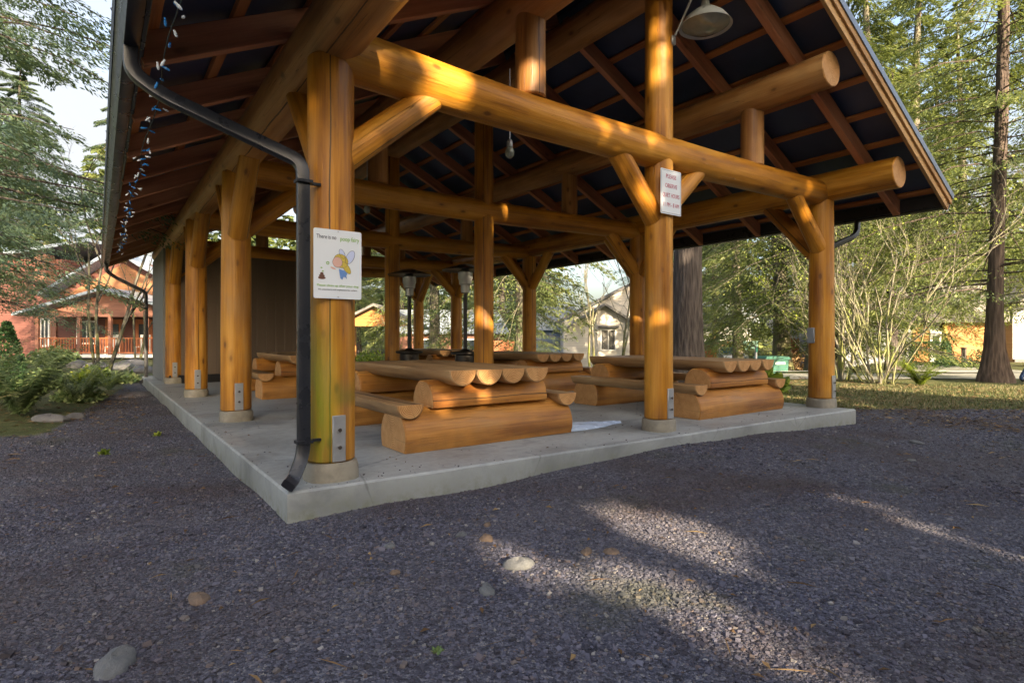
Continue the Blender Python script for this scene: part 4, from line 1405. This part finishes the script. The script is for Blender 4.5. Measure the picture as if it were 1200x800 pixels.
fern('large sword fern with arching fronds at the left edge of the yard', ppos(24, 8.3), 1, 60, 1.5)
fern('sword fern in the bed just behind and right of the large fern', ppos(92, 10.6), 2, 40, 1.15)
fern('smaller fern by the far end of the planting bed', ppos(128, 13.0), 3, 30, .95)
fern('fern half cut by the left edge of the picture', ppos(-22, 9.2), 4, 40, 1.4)
fern('bright yellow green fern clump at the foot of the bare shrub', ppos(1078, 14.6), 5, 60, .85, 'leaf_yel', .16)
fern('small dark fern under the bare shrub on its left', ppos(1003, 15.4), 6, 24, .55)


def leafy(label, loc, seed, n, Rr, H, leaf, mat, name='leafy_plant', cat='plant', shape='dome', group='ferns and small plants'):
    r = np.random.default_rng(seed)
    u = r.normal(0, 1, (n, 3)); u /= np.linalg.norm(u, axis=1, keepdims=True)
    if shape == 'box':
        q = r.random((n, 3)) * 2 - 1; ax = r.integers(0, 3, n); q[np.arange(n), ax] = np.sign(q[np.arange(n), ax])
        P = q * np.array([Rr, Rr * .7, H / 2]) + np.array([0, 0, H / 2]); u = q
    elif shape == 'cone':
        h = r.random(n) ** 1.4; a = r.random(n) * 6.283; rad = Rr * (1 - h) ** .7 * (.75 + .3 * r.random(n))
        P = np.stack([rad * np.cos(a), rad * np.sin(a), h * H], 1); u = np.stack([np.cos(a), np.sin(a), .5 + 0 * a], 1)
    elif shape == 'rosette':
        P = np.zeros((n, 3)); u[:, 2] = np.abs(u[:, 2]) * .8
    else:
        P = u * (r.random((n, 1)) ** .35) * np.array([Rr, Rr, H]); P[:, 2] = np.abs(P[:, 2])
    D = u * .8 + r.normal(0, .5, (n, 3)) + np.array([0, 0, .25]); D /= np.linalg.norm(D, axis=1, keepdims=True)
    U = np.cross(D, r.normal(0, 1, (n, 3))); U /= np.linalg.norm(U, axis=1, keepdims=True)
    l = leaf * (.6 + .8 * r.random((n, 1)))
    Q = np.stack([P, P + D * l * .5 + U * l * .32, P + D * l, P + D * l * .5 - U * l * .32], 1)
    Fi = np.arange(n * 4).reshape(-1, 4)
    if shape == 'rosette':
        Fi[:, 0] = 0
    o = np_mesh(name, Q.reshape(-1, 3), Fi, M[mat], tone=np.repeat(r.random(n), 4))
    o.location = loc
    return tag(o, label, cat, group)


leafy('low green ground cover clump at the front of the planting bed', ppos(92, 10.8), 1, 500, .42, .28, .09, 'fern')
leafy('broad leaved green plant left of the twin stemmed bare tree', ppos(108, 14.5), 2, 500, .5, .4, .14, 'leaf_yel')
leafy('broad leaved plant right of the twin stemmed bare tree', ppos(136, 15.0), 3, 450, .5, .26, .14, 'fern')
leafy('pale mossy mound between the fern and the porch house', ppos(48, 13.5), 4, 1400, .6, .45, .12, 'fern')
leafy('dark cone shaped evergreen shrub at the left edge', ppos(8, 13.0), 5, 3500, .42, 1.55, .07, 'hedge', 'evergreen_shrub', 'shrub', 'cone')
leafy('bushy green shrub below the porch railing on the left', ppos(62, 26), 6, 900, 1.0, .8, .16, 'fern', 'shrub', 'shrub')
leafy('clipped dark green block hedge by the garage drive', ppos(1090, 23.0), 7, 3500, .68, 1.05, .06, 'hedge', 'hedge', 'hedge', 'box')
leafy('clipped dark cone shrub right of the block hedge', ppos(1108.5, 25), 8, 1800, .38, 1.15, .06, 'hedge', 'evergreen_shrub', 'shrub', 'cone')
leafy('low dark spreading shrub below the orange garage wall', ppos(1116, 24), 9, 900, .75, .45, .07, 'hedge', 'shrub', 'shrub')
leafy('rounded dark shrub between the orange wall and the fir trunk', ppos(1150, 22.5), 10, 1200, .6, .75, .07, 'hedge', 'shrub', 'shrub')
leafy('green leafy shrub beyond the sign post, behind the left inner post', ppos(432, 24), 11, 1200, 1.1, .8, .12, 'leaf_yel', 'shrub', 'shrub')
leafy('rust coloured bushy shrub in front of the red fence', ppos(945, 30), 12, 2500, 1.5, 1.3, .10, 'litter', 'shrub', 'shrub')
leafy('yellow green grass tuft beside the right picnic table bench', ppos(896, 12.6), 13, 260, .30, .38, .30, 'leaf_yel', 'grass_tuft', 'grass')
leafy('bright green weed sprouting by the left slab edge', (.60, 8.2, gh(.6, 8.2)), 14, 30, .09, .05, .055, 'leaf_yel', shape='rosette')
leafy('small green weed sprouting in the left gravel path', (.05, 7.2, gh(.05, 7.2)), 15, 30, .10, .05, .06, 'leaf_yel', shape='rosette')
leafy('small weed growing in the near gravel below the cobbles', (1.05, 1.95, gh(1.05, 1.95)), 16, 18, .04, .03, .03, 'fern', shape='rosette')


def grass(n, seed):
    r = np.random.default_rng(seed)
    d = 9.3 + 7.0 * r.random(n) ** 1.3; lat = 2.6 + 14 * r.random(n)
    x = CY * lat + SY * d; y = -SY * lat + CY * d
    ok = (lawn_mask(x, y) > .3 + .5 * r.random(n)) & (d < 13.8 + r.random(n)); x, y, d = x[ok], y[ok], d[ok]; n = len(x)
    h = (.02 + .05 * r.random(n) ** 2) * (1 + .6 * np.sin(x * 1.7) * np.sin(y * 2.1)); a = r.random(n) * 6.28
    tl = r.random(n) * .9
    z = ground_h(x, y)
    B = np.stack([x, y, z], -1); w = .006 + .006 * r.random(n)
    wd = np.stack([-np.sin(a) * w, np.cos(a) * w, 0 * a], -1)
    tip = B + np.stack([np.cos(a) * tl * h, np.sin(a) * tl * h, h], -1)
    Q = np.stack([B - wd, B + wd, tip], 1)
    tone = np.clip(.12 + r.random(n) * .7 + .35 * (np.sin(x * .9 + 1) * np.sin(y * 1.2) * .5 + .5), 0, 1)
    o = np_mesh('grass', Q.reshape(-1, 3), np.arange(n * 3).reshape(-1, 3), M['grass'], tone=np.repeat(tone, 3))
    tag(o, 'thin mossy grass strip beyond the gravel on the right', 'grass'); kind(o, 'stuff')


grass(48000, 31)

# rocks by the left bed
for i, (px, d, s, fl, lb) in enumerate([(60, 8.1, .20, .38, 'broad pale flat boulder at the edge of the bed by the large fern'), (88, 8.5, .13, .45, 'darker boulder just right of the broad pale boulder'),
                                        (112, 20.5, .5, .5, 'grey boulder at the foot of the twin stemmed tree'), (140, 21.5, .6, .35, 'long low grey rock behind the twin stemmed tree'), (168, 19.5, .45, .4, 'grey rock near the far rear corner of the slab'), (92, 23, .55, .4, 'grey rock in the dry bed before the porch'), (158, 24.5, .6, .35, 'flat rock in the dry bed right below the porch')]):
    o = rock_mesh('boulder', M['rock'], s, 80 + i, fl); p = at(px, d); o.location = (p[0], p[1], p[2] + s * fl * .3); o.rotation_euler = (0, .05, i * .9)
    tag(o, lb, 'boulder', 'boulders along the left bed')

# ------------------------------------------------------------------ road and drive
def strip(name, pts, mat, dz=.004):
    mb = MB(); V = []
    for (l, d) in pts:
        p = W(l, d); V.append((p.x, p.y, gh(p.x, p.y) + dz))
    mb.add(V, [tuple(range(len(pts)))[::-1]]); return kind(mb.build(name, mat, smooth=False))


def sheet(name, l0, l1, d0, d1, mat, dz, n=24, m=6):
    mb = MB(); V, F = [], []
    for i in range(n + 1):
        for j in range(m + 1):
            p = W(l0 + (l1 - l0) * i / n, d0 + (d1 - d0) * j / m); V.append((p.x, p.y, gh(p.x, p.y) + dz))
    for i in range(n):
        for j in range(m):
            a = i * (m + 1) + j; F.append((a, a + m + 1, a + m + 2, a + 1))
    mb.add(V, F); return kind(mb.build(name, mat))


sheet('road', 3.5, 60, 16.4, 19.0, M['road'], .02, 60)
sheet('kerb', 3.5, 60, 19.003, 19.18, M['white'], .09, 60, 1)
sheet('driveway', 14.6, 18.2, 19.19, 24.5, M['road'], .028, 8, 10)


# ------------------------------------------------------------------ houses
def camframe(px, d, z=None):
    p = W(L_(px, d), d); return (p.x, p.y, gh(p.x, p.y) if z is None else z)


RZ = -R(35.87)


def window(parent, x, z, w, h, y, frame='white'):
    mb = MB(); t_ = .09
    for cx, cz, sx, sz in ((0, h / 2, w + t_, t_), (0, -h / 2, w + t_, t_), (-w / 2, 0, t_, h - t_), (w / 2, 0, t_, h - t_), (0, 0, .04, h - t_)):
        box(mb, (x + cx, y - .03, z + cz), (sx, .08, sz))
    f = mb.build('window', M[frame], parent, smooth=False)
    mb = MB(); box(mb, (x, y + .005, z), (w - t_, .03, h - t_)); mb.build('pane', M['glassdark'], f, smooth=False)
    return f


def gable_roof(parent, x0, x1, zr, ze, y0, y1, mat, th=.18, name='roof', ov=.5):
    """ridge runs along y"""
    xc = (x0 + x1) / 2; sl = (zr - ze) / ((x1 - x0) / 2)
    mb = MB()
    xa, xb = x0 - ov, x1 + ov; za = ze - sl * ov
    prism(mb, [(xa, za), (xc, zr), (xb, za), (xb, za + th), (xc, zr + th), (xa, za + th)], y0 - ov, y1 + ov)
    return mb.build(name, mat, parent, smooth=False)


# red porch house, left background (x to the right, y away, origin at its porch)
hs = thing('porch_house', 'red sided house with railed front porch in the left background', 'house', camframe(115, 32, -.2), RZ)
mb = MB(); box(mb, (-1.0, 5.2, 2.3), (9.2, 6, 4.6)); prism(mb, [(-3.6, 4.6), (3.6, 4.6), (0.0, 6.2)], 2.2, 8.2); mb.build('wall', M['red_siding'], hs, smooth=False)
mb = MB(); box(mb, (-7.4, 7.2, 3.0), (6.2, 8, 6.0)); mb.build('side_wing', M['red_siding'], hs, smooth=False)
mb = MB(); box(mb, (-4.62, 2.14, 1.6), (1.2, .1, 3.0)); mb.build('corner_panel', M['pink_siding'], hs, smooth=False)
mb = MB(); box(mb, (-5.35, 2.9, 3.4), (.7, .7, 5.6)); mb.build('chimney', M['pink_siding'], hs, smooth=False)
mb = MB(); prism(mb, [(-11.0, 5.6), (-11.0, 5.8), (-2.5, 7.2), (-2.5, 7.0)], 2.6, 11.6); mb.build('roof', M['roofblue'], hs, smooth=False)
gable_roof(hs, -3.9, 3.9, 6.2, 3.9, 1.7, 8.4, M['roofblue'], .2)
mb = MB(); prism(mb, [(-3.4, 3.75), (3.4, 3.75), (0.0, 5.6)], 2.10, 2.18); mb.build('gable_panel', M['porch_gable'], hs, smooth=False)
gable_roof(hs, -3.2, 5.2, 3.75, 2.55, -.6, 2.2, M['roofblue'], .16, 'porch_roof', .6)
mb = MB(); prism(mb, [(-3.0, 2.55), (5.0, 2.55), (1.0, 3.66)], -.5, -.42); mb.build('porch_gable', M['pink_siding'], hs, smooth=False)
mb = MB(); box(mb, (1.0, -.45, 2.45), (8.2, .16, .22)); mb.build('porch_beam', M['pink_siding'], hs, smooth=False)
mb = MB(); box(mb, (1.0, .75, .18), (8.2, 2.7, .16)); mb.build('porch_deck', M['white'], hs, smooth=False)
mb = MB(); box(mb, (1.0, .9, -.08), (8.0, 2.4, .34)); mb.build('porch_base', M['black'], hs, smooth=False)
for x in (-3.0, -.7, 1.0, 3.0, 5.0):
    mb = MB(); box(mb, (x, -.45, 1.3), (.16, .16, 2.1)); mb.build('porch_post', M['pink_siding'], hs, smooth=False)
mb = MB()
for z in (.36, 1.16):
    box(mb, (1.0, -.46, z), (8.0, .07, .07))
for k in range(52):
    box(mb, (-2.95 + k * .155, -.46, .76), (.045, .04, .76))
mb.build('railing', M['cedar'], hs, smooth=False)
for x, w, z, h in ((-2.2, 1.1, 1.5, 1.3), (3.1, 1.6, 1.5, 1.2), (4.8, .9, 1.5, 1.2)):
    window(hs, x, z, w, h, 2.15)
for x in (-.6, 1.2):
    mb = MB(); box(mb, (x, 2.16, 1.25), (1.0, .1, 2.05)); dr = mb.build('door', M['cedar'], hs, smooth=False)
    mb = MB(); box(mb, (x, 2.10, 1.4), (.6, .03, 1.2)); mb.build('pane', M['glassdark'], dr, smooth=False)
window(hs, -4.65, 1.5, .5, 1.6, 2.09)
for i, x in enumerate((.4, 2.1)):
    t = thing('porch_chair', ('wooden porch chair left of the front door', 'wooden porch chair under the porch window')[i], 'chair', hs.matrix_world @ Vector((0, 0, 0)), RZ, 'chairs on the porch')
    q = Matrix.Rotation(RZ, 4, 'Z') @ Vector((x, .6, 0)); t.location = Vector(hs.location) + q + Vector((0, 0, .26))
    mb = MB(); box(mb, (0, 0, .42), (.55, .5, .05)); mb.build('seat', M['white'], t)
    mb = MB(); box(mb, (0, .25, .75), (.55, .05, .7)); mb.build('backrest', M['white'], t)
    for sx in (-.25, .25):
        for sy in (-.22, .22):
            mb = MB(); box(mb, (sx, sy, .2), (.06, .06, .4)); mb.build('leg', M['white'], t)

# cream house
zg_ = -1.25
hs = thing('cream_house', 'cream sided house with grey shingle gable beyond the rear right post', 'house', camframe(708, 37, zg_), RZ)
mb = MB(); box(mb, (0.6, 4, 1.6), (6.4, 7.5, 3.2)); prism(mb, [(-1.9, 3.2), (2.0, 3.2), (0.05, 4.3)], .28, 3); prism(mb, [(-2.6, 3.2), (3.8, 3.2), (3.8, 5.2), (2.4, 5.9)], 2.5, 6); mb.build('wall', M['cream'], hs, smooth=False)
gable_roof(hs, -1.9, 2.0, 4.3, 3.1, .2, 4, M['roofgrey'], .16, ov=.45)
mb = MB(); prism(mb, [(-2.9, 3.25), (-2.9, 3.4), (2.6, 6.2), (5.2, 5.0), (5.2, 4.85), (2.6, 6.0)], 2.2, 8.2); mb.build('main_roof', M['roofgrey'], hs, smooth=False)
window(hs, .3, 2.1, .95, 1.35, .26)
mb = MB(); box(mb, (.3, .12, 2.95), (1.3, .45, .14)); mb.build('window_hood', M['roofgrey'], hs, smooth=False)
# blue grey house
hs = thing('blue_house', 'blue grey house with narrow door left of the cream house', 'house', camframe(655, 40, zg_), RZ)
mb = MB(); box(mb, (0, 2.5, 1.4), (3.4, 5, 2.8)); mb.build('wall', M['blue_siding'], hs, smooth=False)
mb = MB(); prism(mb, [(-2.2, 2.75), (2.0, 2.75), (1.0, 4.4), (-1.2, 4.4)], -.4, 5.4); mb.build('roof', M['roofblue'], hs, smooth=False)
mb = MB(); box(mb, (.5, -.03, 1.15), (.9, .1, 2.1)); dr = mb.build('door', M['greybox'], hs, smooth=False)
mb = MB(); box(mb, (.5, -.09, 1.4), (.5, .03, 1.2)); mb.build('pane', M['glassdark'], dr, smooth=False)
# white house far
hs = thing('white_house', 'white walled house with blue metal roof beyond the gate shelter', 'house', camframe(842, 58, zg_), RZ)
mb = MB(); box(mb, (0, 4, 1.9), (7, 7, 3.8)); mb.build('wall', M['white'], hs, smooth=False)
mb = MB(); prism(mb, [(-4.0, 3.7), (4.0, 3.7), (3.2, 5.6), (-3.2, 5.6)], -.5, 8.5); mb.build('roof', M['roofblue'], hs, smooth=False)
window(hs, -2.2, 2.6, 1.6, 1.0, .46)
mb = MB(); box(mb, (0, -.6, 1.15), (7.5, .12, 1.5)); mb.build('green_screen', M['bin'], hs, smooth=False)
# garage at right
hs = thing('garage_house', 'orange board sided garage with grey wing behind the right lawn', 'house', camframe(1140, 28.2, -.85), RZ)
mb = MB(); box(mb, (-3.7, 3.5, 1.35), (4.9, 6, 2.7)); mb.build('grey_wall', M['grey_siding'], hs, smooth=False)
mb = MB(); box(mb, (.3, 2.9, 1.35), (2.6, 5, 2.5)); mb.build('wall', M['orange_siding'], hs, smooth=False)
mb = MB(); box(mb, (-2.25, .46, 1.6), (.8, .06, 1.9)); mb.build('orange_panel', M['orange_siding'], hs, smooth=False)
mb = MB(); box(mb, (-1.10, .36, 1.3), (.14, .14, 2.4)); mb.build('corner_trim', M['ink_yellow'], hs, smooth=False)
mb = MB(); box(mb, (4.4, 2.2, 1.7), (5.4, 5, 3.4)); mb.build('grey_wing', M['grey_siding'], hs, smooth=False)
mb = MB(); box(mb, (4.4, -.36, .35), (5.4, .12, .9)); mb.build('stone_base', M['rock'], hs, smooth=False)
mb = MB(); prism(mb, [(-6.6, 2.6), (2.0, 2.6), (2.0, 2.8), (1.0, 4.4), (-5.6, 4.4), (-6.6, 2.8)], -.2, 6.8); mb.build('roof', M['roofgrey'], hs, smooth=False)
mb = MB(); prism(mb, [(1.62, 3.42), (7.4, 3.42), (7.4, 3.6), (4.5, 5.2), (1.62, 3.6)], -.8, 5); mb.build('wing_roof', M['roofgrey'], hs, smooth=False)
window(hs, -3.3, 1.5, .7, 1.2, .46)
mb = MB(); box(mb, (-1.52, .45, 1.15), (.55, .1, 2.1)); dr = mb.build('door', M['white'], hs, smooth=False)
mb = MB(); box(mb, (-1.52, .39, 1.4), (.32, .03, 1.1)); mb.build('pane', M['glassdark'], dr, smooth=False)
# tan roofed shelter
hs = thing('park_shelter', 'small open shelter with orange posts and tan roof seen past the sign post', 'shelter', camframe(440, 33, -.8), RZ)
gable_roof(hs, -2.2, 2.2, 3.6, 2.5, 0, 3, M['roofgrey'], .15)
mb = MB(); prism(mb, [(-2.1, 2.45), (2.1, 2.45), (0, 3.5)], 0, .08); mb.build('gable_panel', M['orange_siding'], hs, smooth=False)
for x in (-2, 2):
    for y in (.1, 2.9):
        mb = MB(); box(mb, (x, y, 1.2), (.18, .18, 2.4)); mb.build('post', M['orange_siding'], hs, smooth=False)
# house behind heaters
hs = thing('low_house', 'low house with blue roof and red trim seen between the rear posts', 'house', camframe(525, 46, -1.2), RZ)
mb = MB(); box(mb, (0, 3, 1.3), (9, 6, 2.6)); mb.build('wall', M['pink_siding'], hs, smooth=False)
mb = MB(); prism(mb, [(-5, 2.5), (5, 2.5), (4, 4.4), (-4, 4.4)], -.5, 6.5); mb.build('roof', M['roofblue'], hs, smooth=False)
window(hs, -1.5, 1.5, 1.4, 1.1, -.04); window(hs, 1.5, 1.5, 1.4, 1.1, -.04)
# gate shelter and fences
hs = thing('gate_shelter', 'small wooden gateway with dark flat roof left of the parked car', 'gateway', camframe(828, 42, -1.15), RZ)
for x in (-.6, .6):
    mb = MB(); box(mb, (x, 0, 1.4), (.2, .2, 2.8)); mb.build('post', M['orange_siding'], hs, smooth=False)
mb = MB(); prism(mb, [(-1.2, 2.75), (1.2, 2.75), (1.0, 3.1), (-1.0, 3.1)], -.7, .7); mb.build('roof', M['roofgrey'], hs, smooth=False)
mb = MB(); box(mb, (0, .02, .85), (1.0, .06, 1.6)); mb.build('gate_panel', M['cedar'], hs, smooth=False)


def fence(label, px0, px1, d, z0, h, mat, n=4):
    x0, x1 = L_(px0, d), L_(px1, d); w = x1 - x0
    t = thing('fence', label, 'fence', camframe((px0 + px1) / 2, d, z0), RZ)
    mb = MB(); k = int(w / .16)
    for i in range(k):
        hh_ = h + .03 * math.sin(i * 2.3)
        box(mb, (-w / 2 + (i + .5) * w / k, 0, hh_ / 2), (w / k - .02, .03, hh_))
    mb.build('boards', M[mat], t, smooth=False)
    for i in range(n):
        mb = MB(); box(mb, (-w / 2 + i * w / (n - 1), .08, h / 2 + .05), (.11, .11, h + .1)); mb.build('post', M[mat], t, smooth=False)
    return t


fence('red brown board fence between the gateway and the parked car', 839, 868, 44, -1.15, 1.75, 'cedar', 3)
fence('rusty red board fence behind the green bin', 925, 985, 33, -.95, 1.9, 'cedar')
fence('low board fence seen under the shelter between heaters', 560, 612, 36, -1.1, 1.9, 'cedar')


# ------------------------------------------------------------------ cars
def car(label, loc, rz, paint):
    t = thing('parked_car', label, 'car', loc, rz, 'parked cars')
    prof = [(-2.15, .35), (-2.2, .62), (-2.1, .85), (-1.2, .98), (-.55, 1.42), (.75, 1.46), (1.45, 1.02), (2.05, .92), (2.2, .65), (2.15, .35)]
    mb = MB(); V = []
    for y, kx, kz in ((-.86, .97, 1), (-.9, 1, .96), (.9, 1, .96), (.86, .97, 1)):
        for x, z in prof:
            tuck = .14 * max(0, (z - .95) / .5)
            V.append((x * kx, (y - math.copysign(tuck, y)), z))
    n = len(prof); F = []
    for a in range(3):
        for i in range(n):
            j = (i + 1) % n
            F.append((a * n + i, a * n + j, (a + 1) * n + j, (a + 1) * n + i))
    F += [tuple(range(n - 1, -1, -1)), tuple(range(3 * n, 4 * n))]
    mb.add(V, F); mb.build('body', paint, t, sharp=30)
    mb = MB(); mb.add([(-1.16, -.70, 1.02), (-1.16, .70, 1.02), (-.60, .62, 1.41), (-.60, -.62, 1.41)], [(0, 3, 2, 1)])
    for v in range(4):
        x, y, z = mb.v[v]; mb.v[v] = (x - .02, y, z + .02)
    mb.build('windscreen', M['windshield'], t)
    mb = MB(); mb.add([(1.40, -.68, 1.06), (1.40, .68, 1.06), (.80, .62, 1.44), (.80, -.62, 1.44)], [(0, 1, 2, 3)])
    for v in range(4):
        x, y, z = mb.v[v]; mb.v[v] = (x + .02, y, z + .02)
    mb.build('rear_window', M['windshield'], t)
    for s in (-1, 1):
        mb = MB(); mb.add([(-.95, s * .885, 1.0), (1.1, s * .885, 1.02), (.68, s * .79, 1.37), (-.5, s * .79, 1.36)], [(0, 1, 2, 3)]); mb.build('side_window', M['glassdark'], t)
        mb = MB(); box(mb, (-2.16, s * .62, .72), (.1, .36, .13), bev=.02); mb.build('headlight', M['bulb_w'], t)
        mb = MB(); box(mb, (2.14, s * .66, .78), (.1, .3, .14), bev=.02); mb.build('tail_light', M['taillight'], t)
        for x in (-1.35, 1.35):
            mb = MB(); tube(mb, [(x, s * .70, .33), (x, s * .91, .33)], .33, 20); w_ = mb.build('wheel', M['rubber'], t)
            mb = MB(); tube(mb, [(x, s * .90, .33), (x, s * .925, .33)], .20, 16); mb.build('rim', M['steel'], w_)
    return t


car('silver car with blue windscreen parked facing the pavilion beyond the right table', camframe(850, 44, -1.17), RZ + PI / 2, M['carpaint'])
car('pale blue car with red tail lights parked before the blue grey house', camframe(640, 37.5, -1.2), RZ + PI * .93, M['carblue'])

# green bin
t = thing('green_bin', 'low green plastic bin by the road, left of the right front post', 'bin', camframe(904, 19.4), RZ + .2)
mb = MB(); prism(mb, [(-.40, .02), (.40, .02), (.44, .46), (-.44, .46)], -.3, .3); mb.build('body', M['bin'], t, smooth=False)
mb = MB(); prism(mb, [(-.47, .465), (.47, .465), (.47, .51), (.40, .57), (-.40, .57), (-.47, .51)], -.34, .34); mb.build('lid', M['bin'], t, smooth=False)
mb = MB(); box(mb, (.1, -.315, .34), (.36, .012, .07)); mb.build('pale_strip', M['white'], t, smooth=False)
t = thing('marker_post', 'thin upright marker post left of the green bin', 'post', camframe(886, 18.6))
mb = MB(); box(mb, (0, 0, .45), (.05, .05, .9)); mb.build('pole', M['greybox'], t)
mb = MB(); box(mb, (0, -.03, .8), (.09, .01, .16)); mb.build('plate', M['bin'], t)
t = thing('bollard', 'dark wooden bollard before the orange garage wall', 'bollard', camframe(1129.5, 24.6))
mb = MB(); box(mb, (0, 0, .36), (.16, .16, .74), bev=.02); mb.build('shaft', M['bark'], t); mb = MB(); box(mb, (0, 0, .75), (.2, .2, .06), bev=.01); mb.build('cap', M['bark'], t)

# ------------------------------------------------------------------ person walking out at the right edge
def person():
    p = W(L_(1213, 15.2), 15.2)
    t = thing('person', 'person in blue jeans walking out past the right edge', 'person', (p.x, p.y, gh(p.x, p.y)), RZ)
    V = [(0, 0, .95), (.02, 0, 1.15), (.03, 0, 1.38), (.04, 0, 1.47), (.06, 0, 1.60), (.07, 0, 1.70),
         (.0, -.09, .92), (.16, -.09, .50), (.20, -.09, .09), (.32, -.09, .04),
         (.0, .09, .92), (-.06, .09, .50), (-.30, .09, .14), (-.22, .09, .04),
         (.03, -.20, 1.38), (-.10, -.25, 1.12), (.02, -.26, .92), (.06, -.26, .84),
         (.03, .20, 1.38), (.14, .25, 1.12), (.30, .24, .98), (.36, .23, .92)]
    E_ = [(0, 1), (1, 2), (2, 3), (3, 4), (4, 5), (0, 6), (6, 7), (7, 8), (8, 9), (0, 10), (10, 11), (11, 12), (12, 13), (2, 14), (14, 15), (15, 16), (16, 17), (2, 18), (18, 19), (19, 20), (20, 21)]
    rad = [.14, .14, .15, .06, .10, .085, .095, .07, .05, .045, .095, .07, .05, .045, .065, .05, .038, .035, .065, .05, .038, .035]
    me = bpy.data.meshes.new('body'); me.from_pydata(V, E_, []); o = bpy.data.objects.new('body', me); COL.objects.link(o)
    md = o.modifiers.new('s', 'SKIN'); sv = me.skin_vertices[0].data
    for i, q in enumerate(rad):
        sv[i].radius = (q, q)
    sv[0].use_root = True
    o.modifiers.new('u', 'SUBSURF').levels = 2
    dg = bpy.context.evaluated_depsgraph_get(); dg.update()
    m2 = bpy.data.meshes.new_from_object(o.evaluated_get(dg)); bpy.data.objects.remove(o)
    m2.materials.clear()
    for k in ('denim', 'jacket', 'skin', 'rubber'):
        m2.materials.append(M[k])
    for f in m2.polygons:
        z = f.center.z
        f.material_index = 2 if z > 1.47 else 1 if (z > .95 or abs(f.center.y) > .19) else 3 if z < .10 else 0
        f.use_smooth = True
    o = bpy.data.objects.new('body', m2); COL.objects.link(o); o.parent = t
    mb = MB(); lathe(mb, [(0, .12), (.07, .10), (.105, .03), (.10, -.03)], (.05, 0, 1.68), 16); mb.build('hair', M['hair'], t)


person()

# ------------------------------------------------------------------ camera, sky, sun
cam = bpy.data.cameras.new('camera'); co = bpy.data.objects.new('camera', cam); COL.objects.link(co)
co.location = (0, 0, 1.0); co.rotation_euler = (R(90), 0, RZ)
cam.sensor_width = 36; cam.lens = 36 * 671.63 / 1200; cam.shift_y = -4.6 / 1200; cam.clip_end = 3000; cam.clip_start = .05
scene.camera = co

w = bpy.data.worlds.new('World'); scene.world = w; w.use_nodes = True
nt = w.node_tree; bg = nt.nodes['Background']
sk = nt.nodes.new('ShaderNodeTexSky'); sk.sky_type = 'NISHITA'; sk.sun_disc = False
sk.sun_elevation = R(20); sk.sun_rotation = math.atan2(SUN.x, SUN.y); sk.air_density = 1.0; sk.dust_density = 6.0; sk.ozone_density = .6
n = N(nt)
cv = n.coord('Generated')
cf = n.noise(n.scale(cv, (1, 1, 2.2)), 1.7, 6, .55, .4)
cm = n.mix(n.range(cf, .42, .62, .08, .9), sk.outputs[0], (1.52, 1.50, 1.50))
nt.links.new(cm, bg.inputs[0]); bg.inputs[1].default_value = .15
sl = bpy.data.lights.new('sun', 'SUN'); sl.energy = 5.0; sl.angle = R(.5); sl.color = (1.0, .80, .54)
so = bpy.data.objects.new('sun', sl); COL.objects.link(so)
so.rotation_euler = (-SUN).to_track_quat('-Z', 'Y').to_euler()

vs = scene.view_settings; scene.display_settings.display_device = 'sRGB'
vs.view_transform = 'Standard'; vs.look = 'None'; vs.gamma = 1.0; vs.use_curve_mapping = False
vs.exposure = 2.05
cy = scene.cycles
cy.use_denoising = True; cy.max_bounces = 5; cy.diffuse_bounces = 3; cy.use_adaptive_sampling = True; cy.adaptive_threshold = .025; cy.glossy_bounces = 3; cy.transmission_bounces = 3
cy.sample_clamp_indirect = 8.0
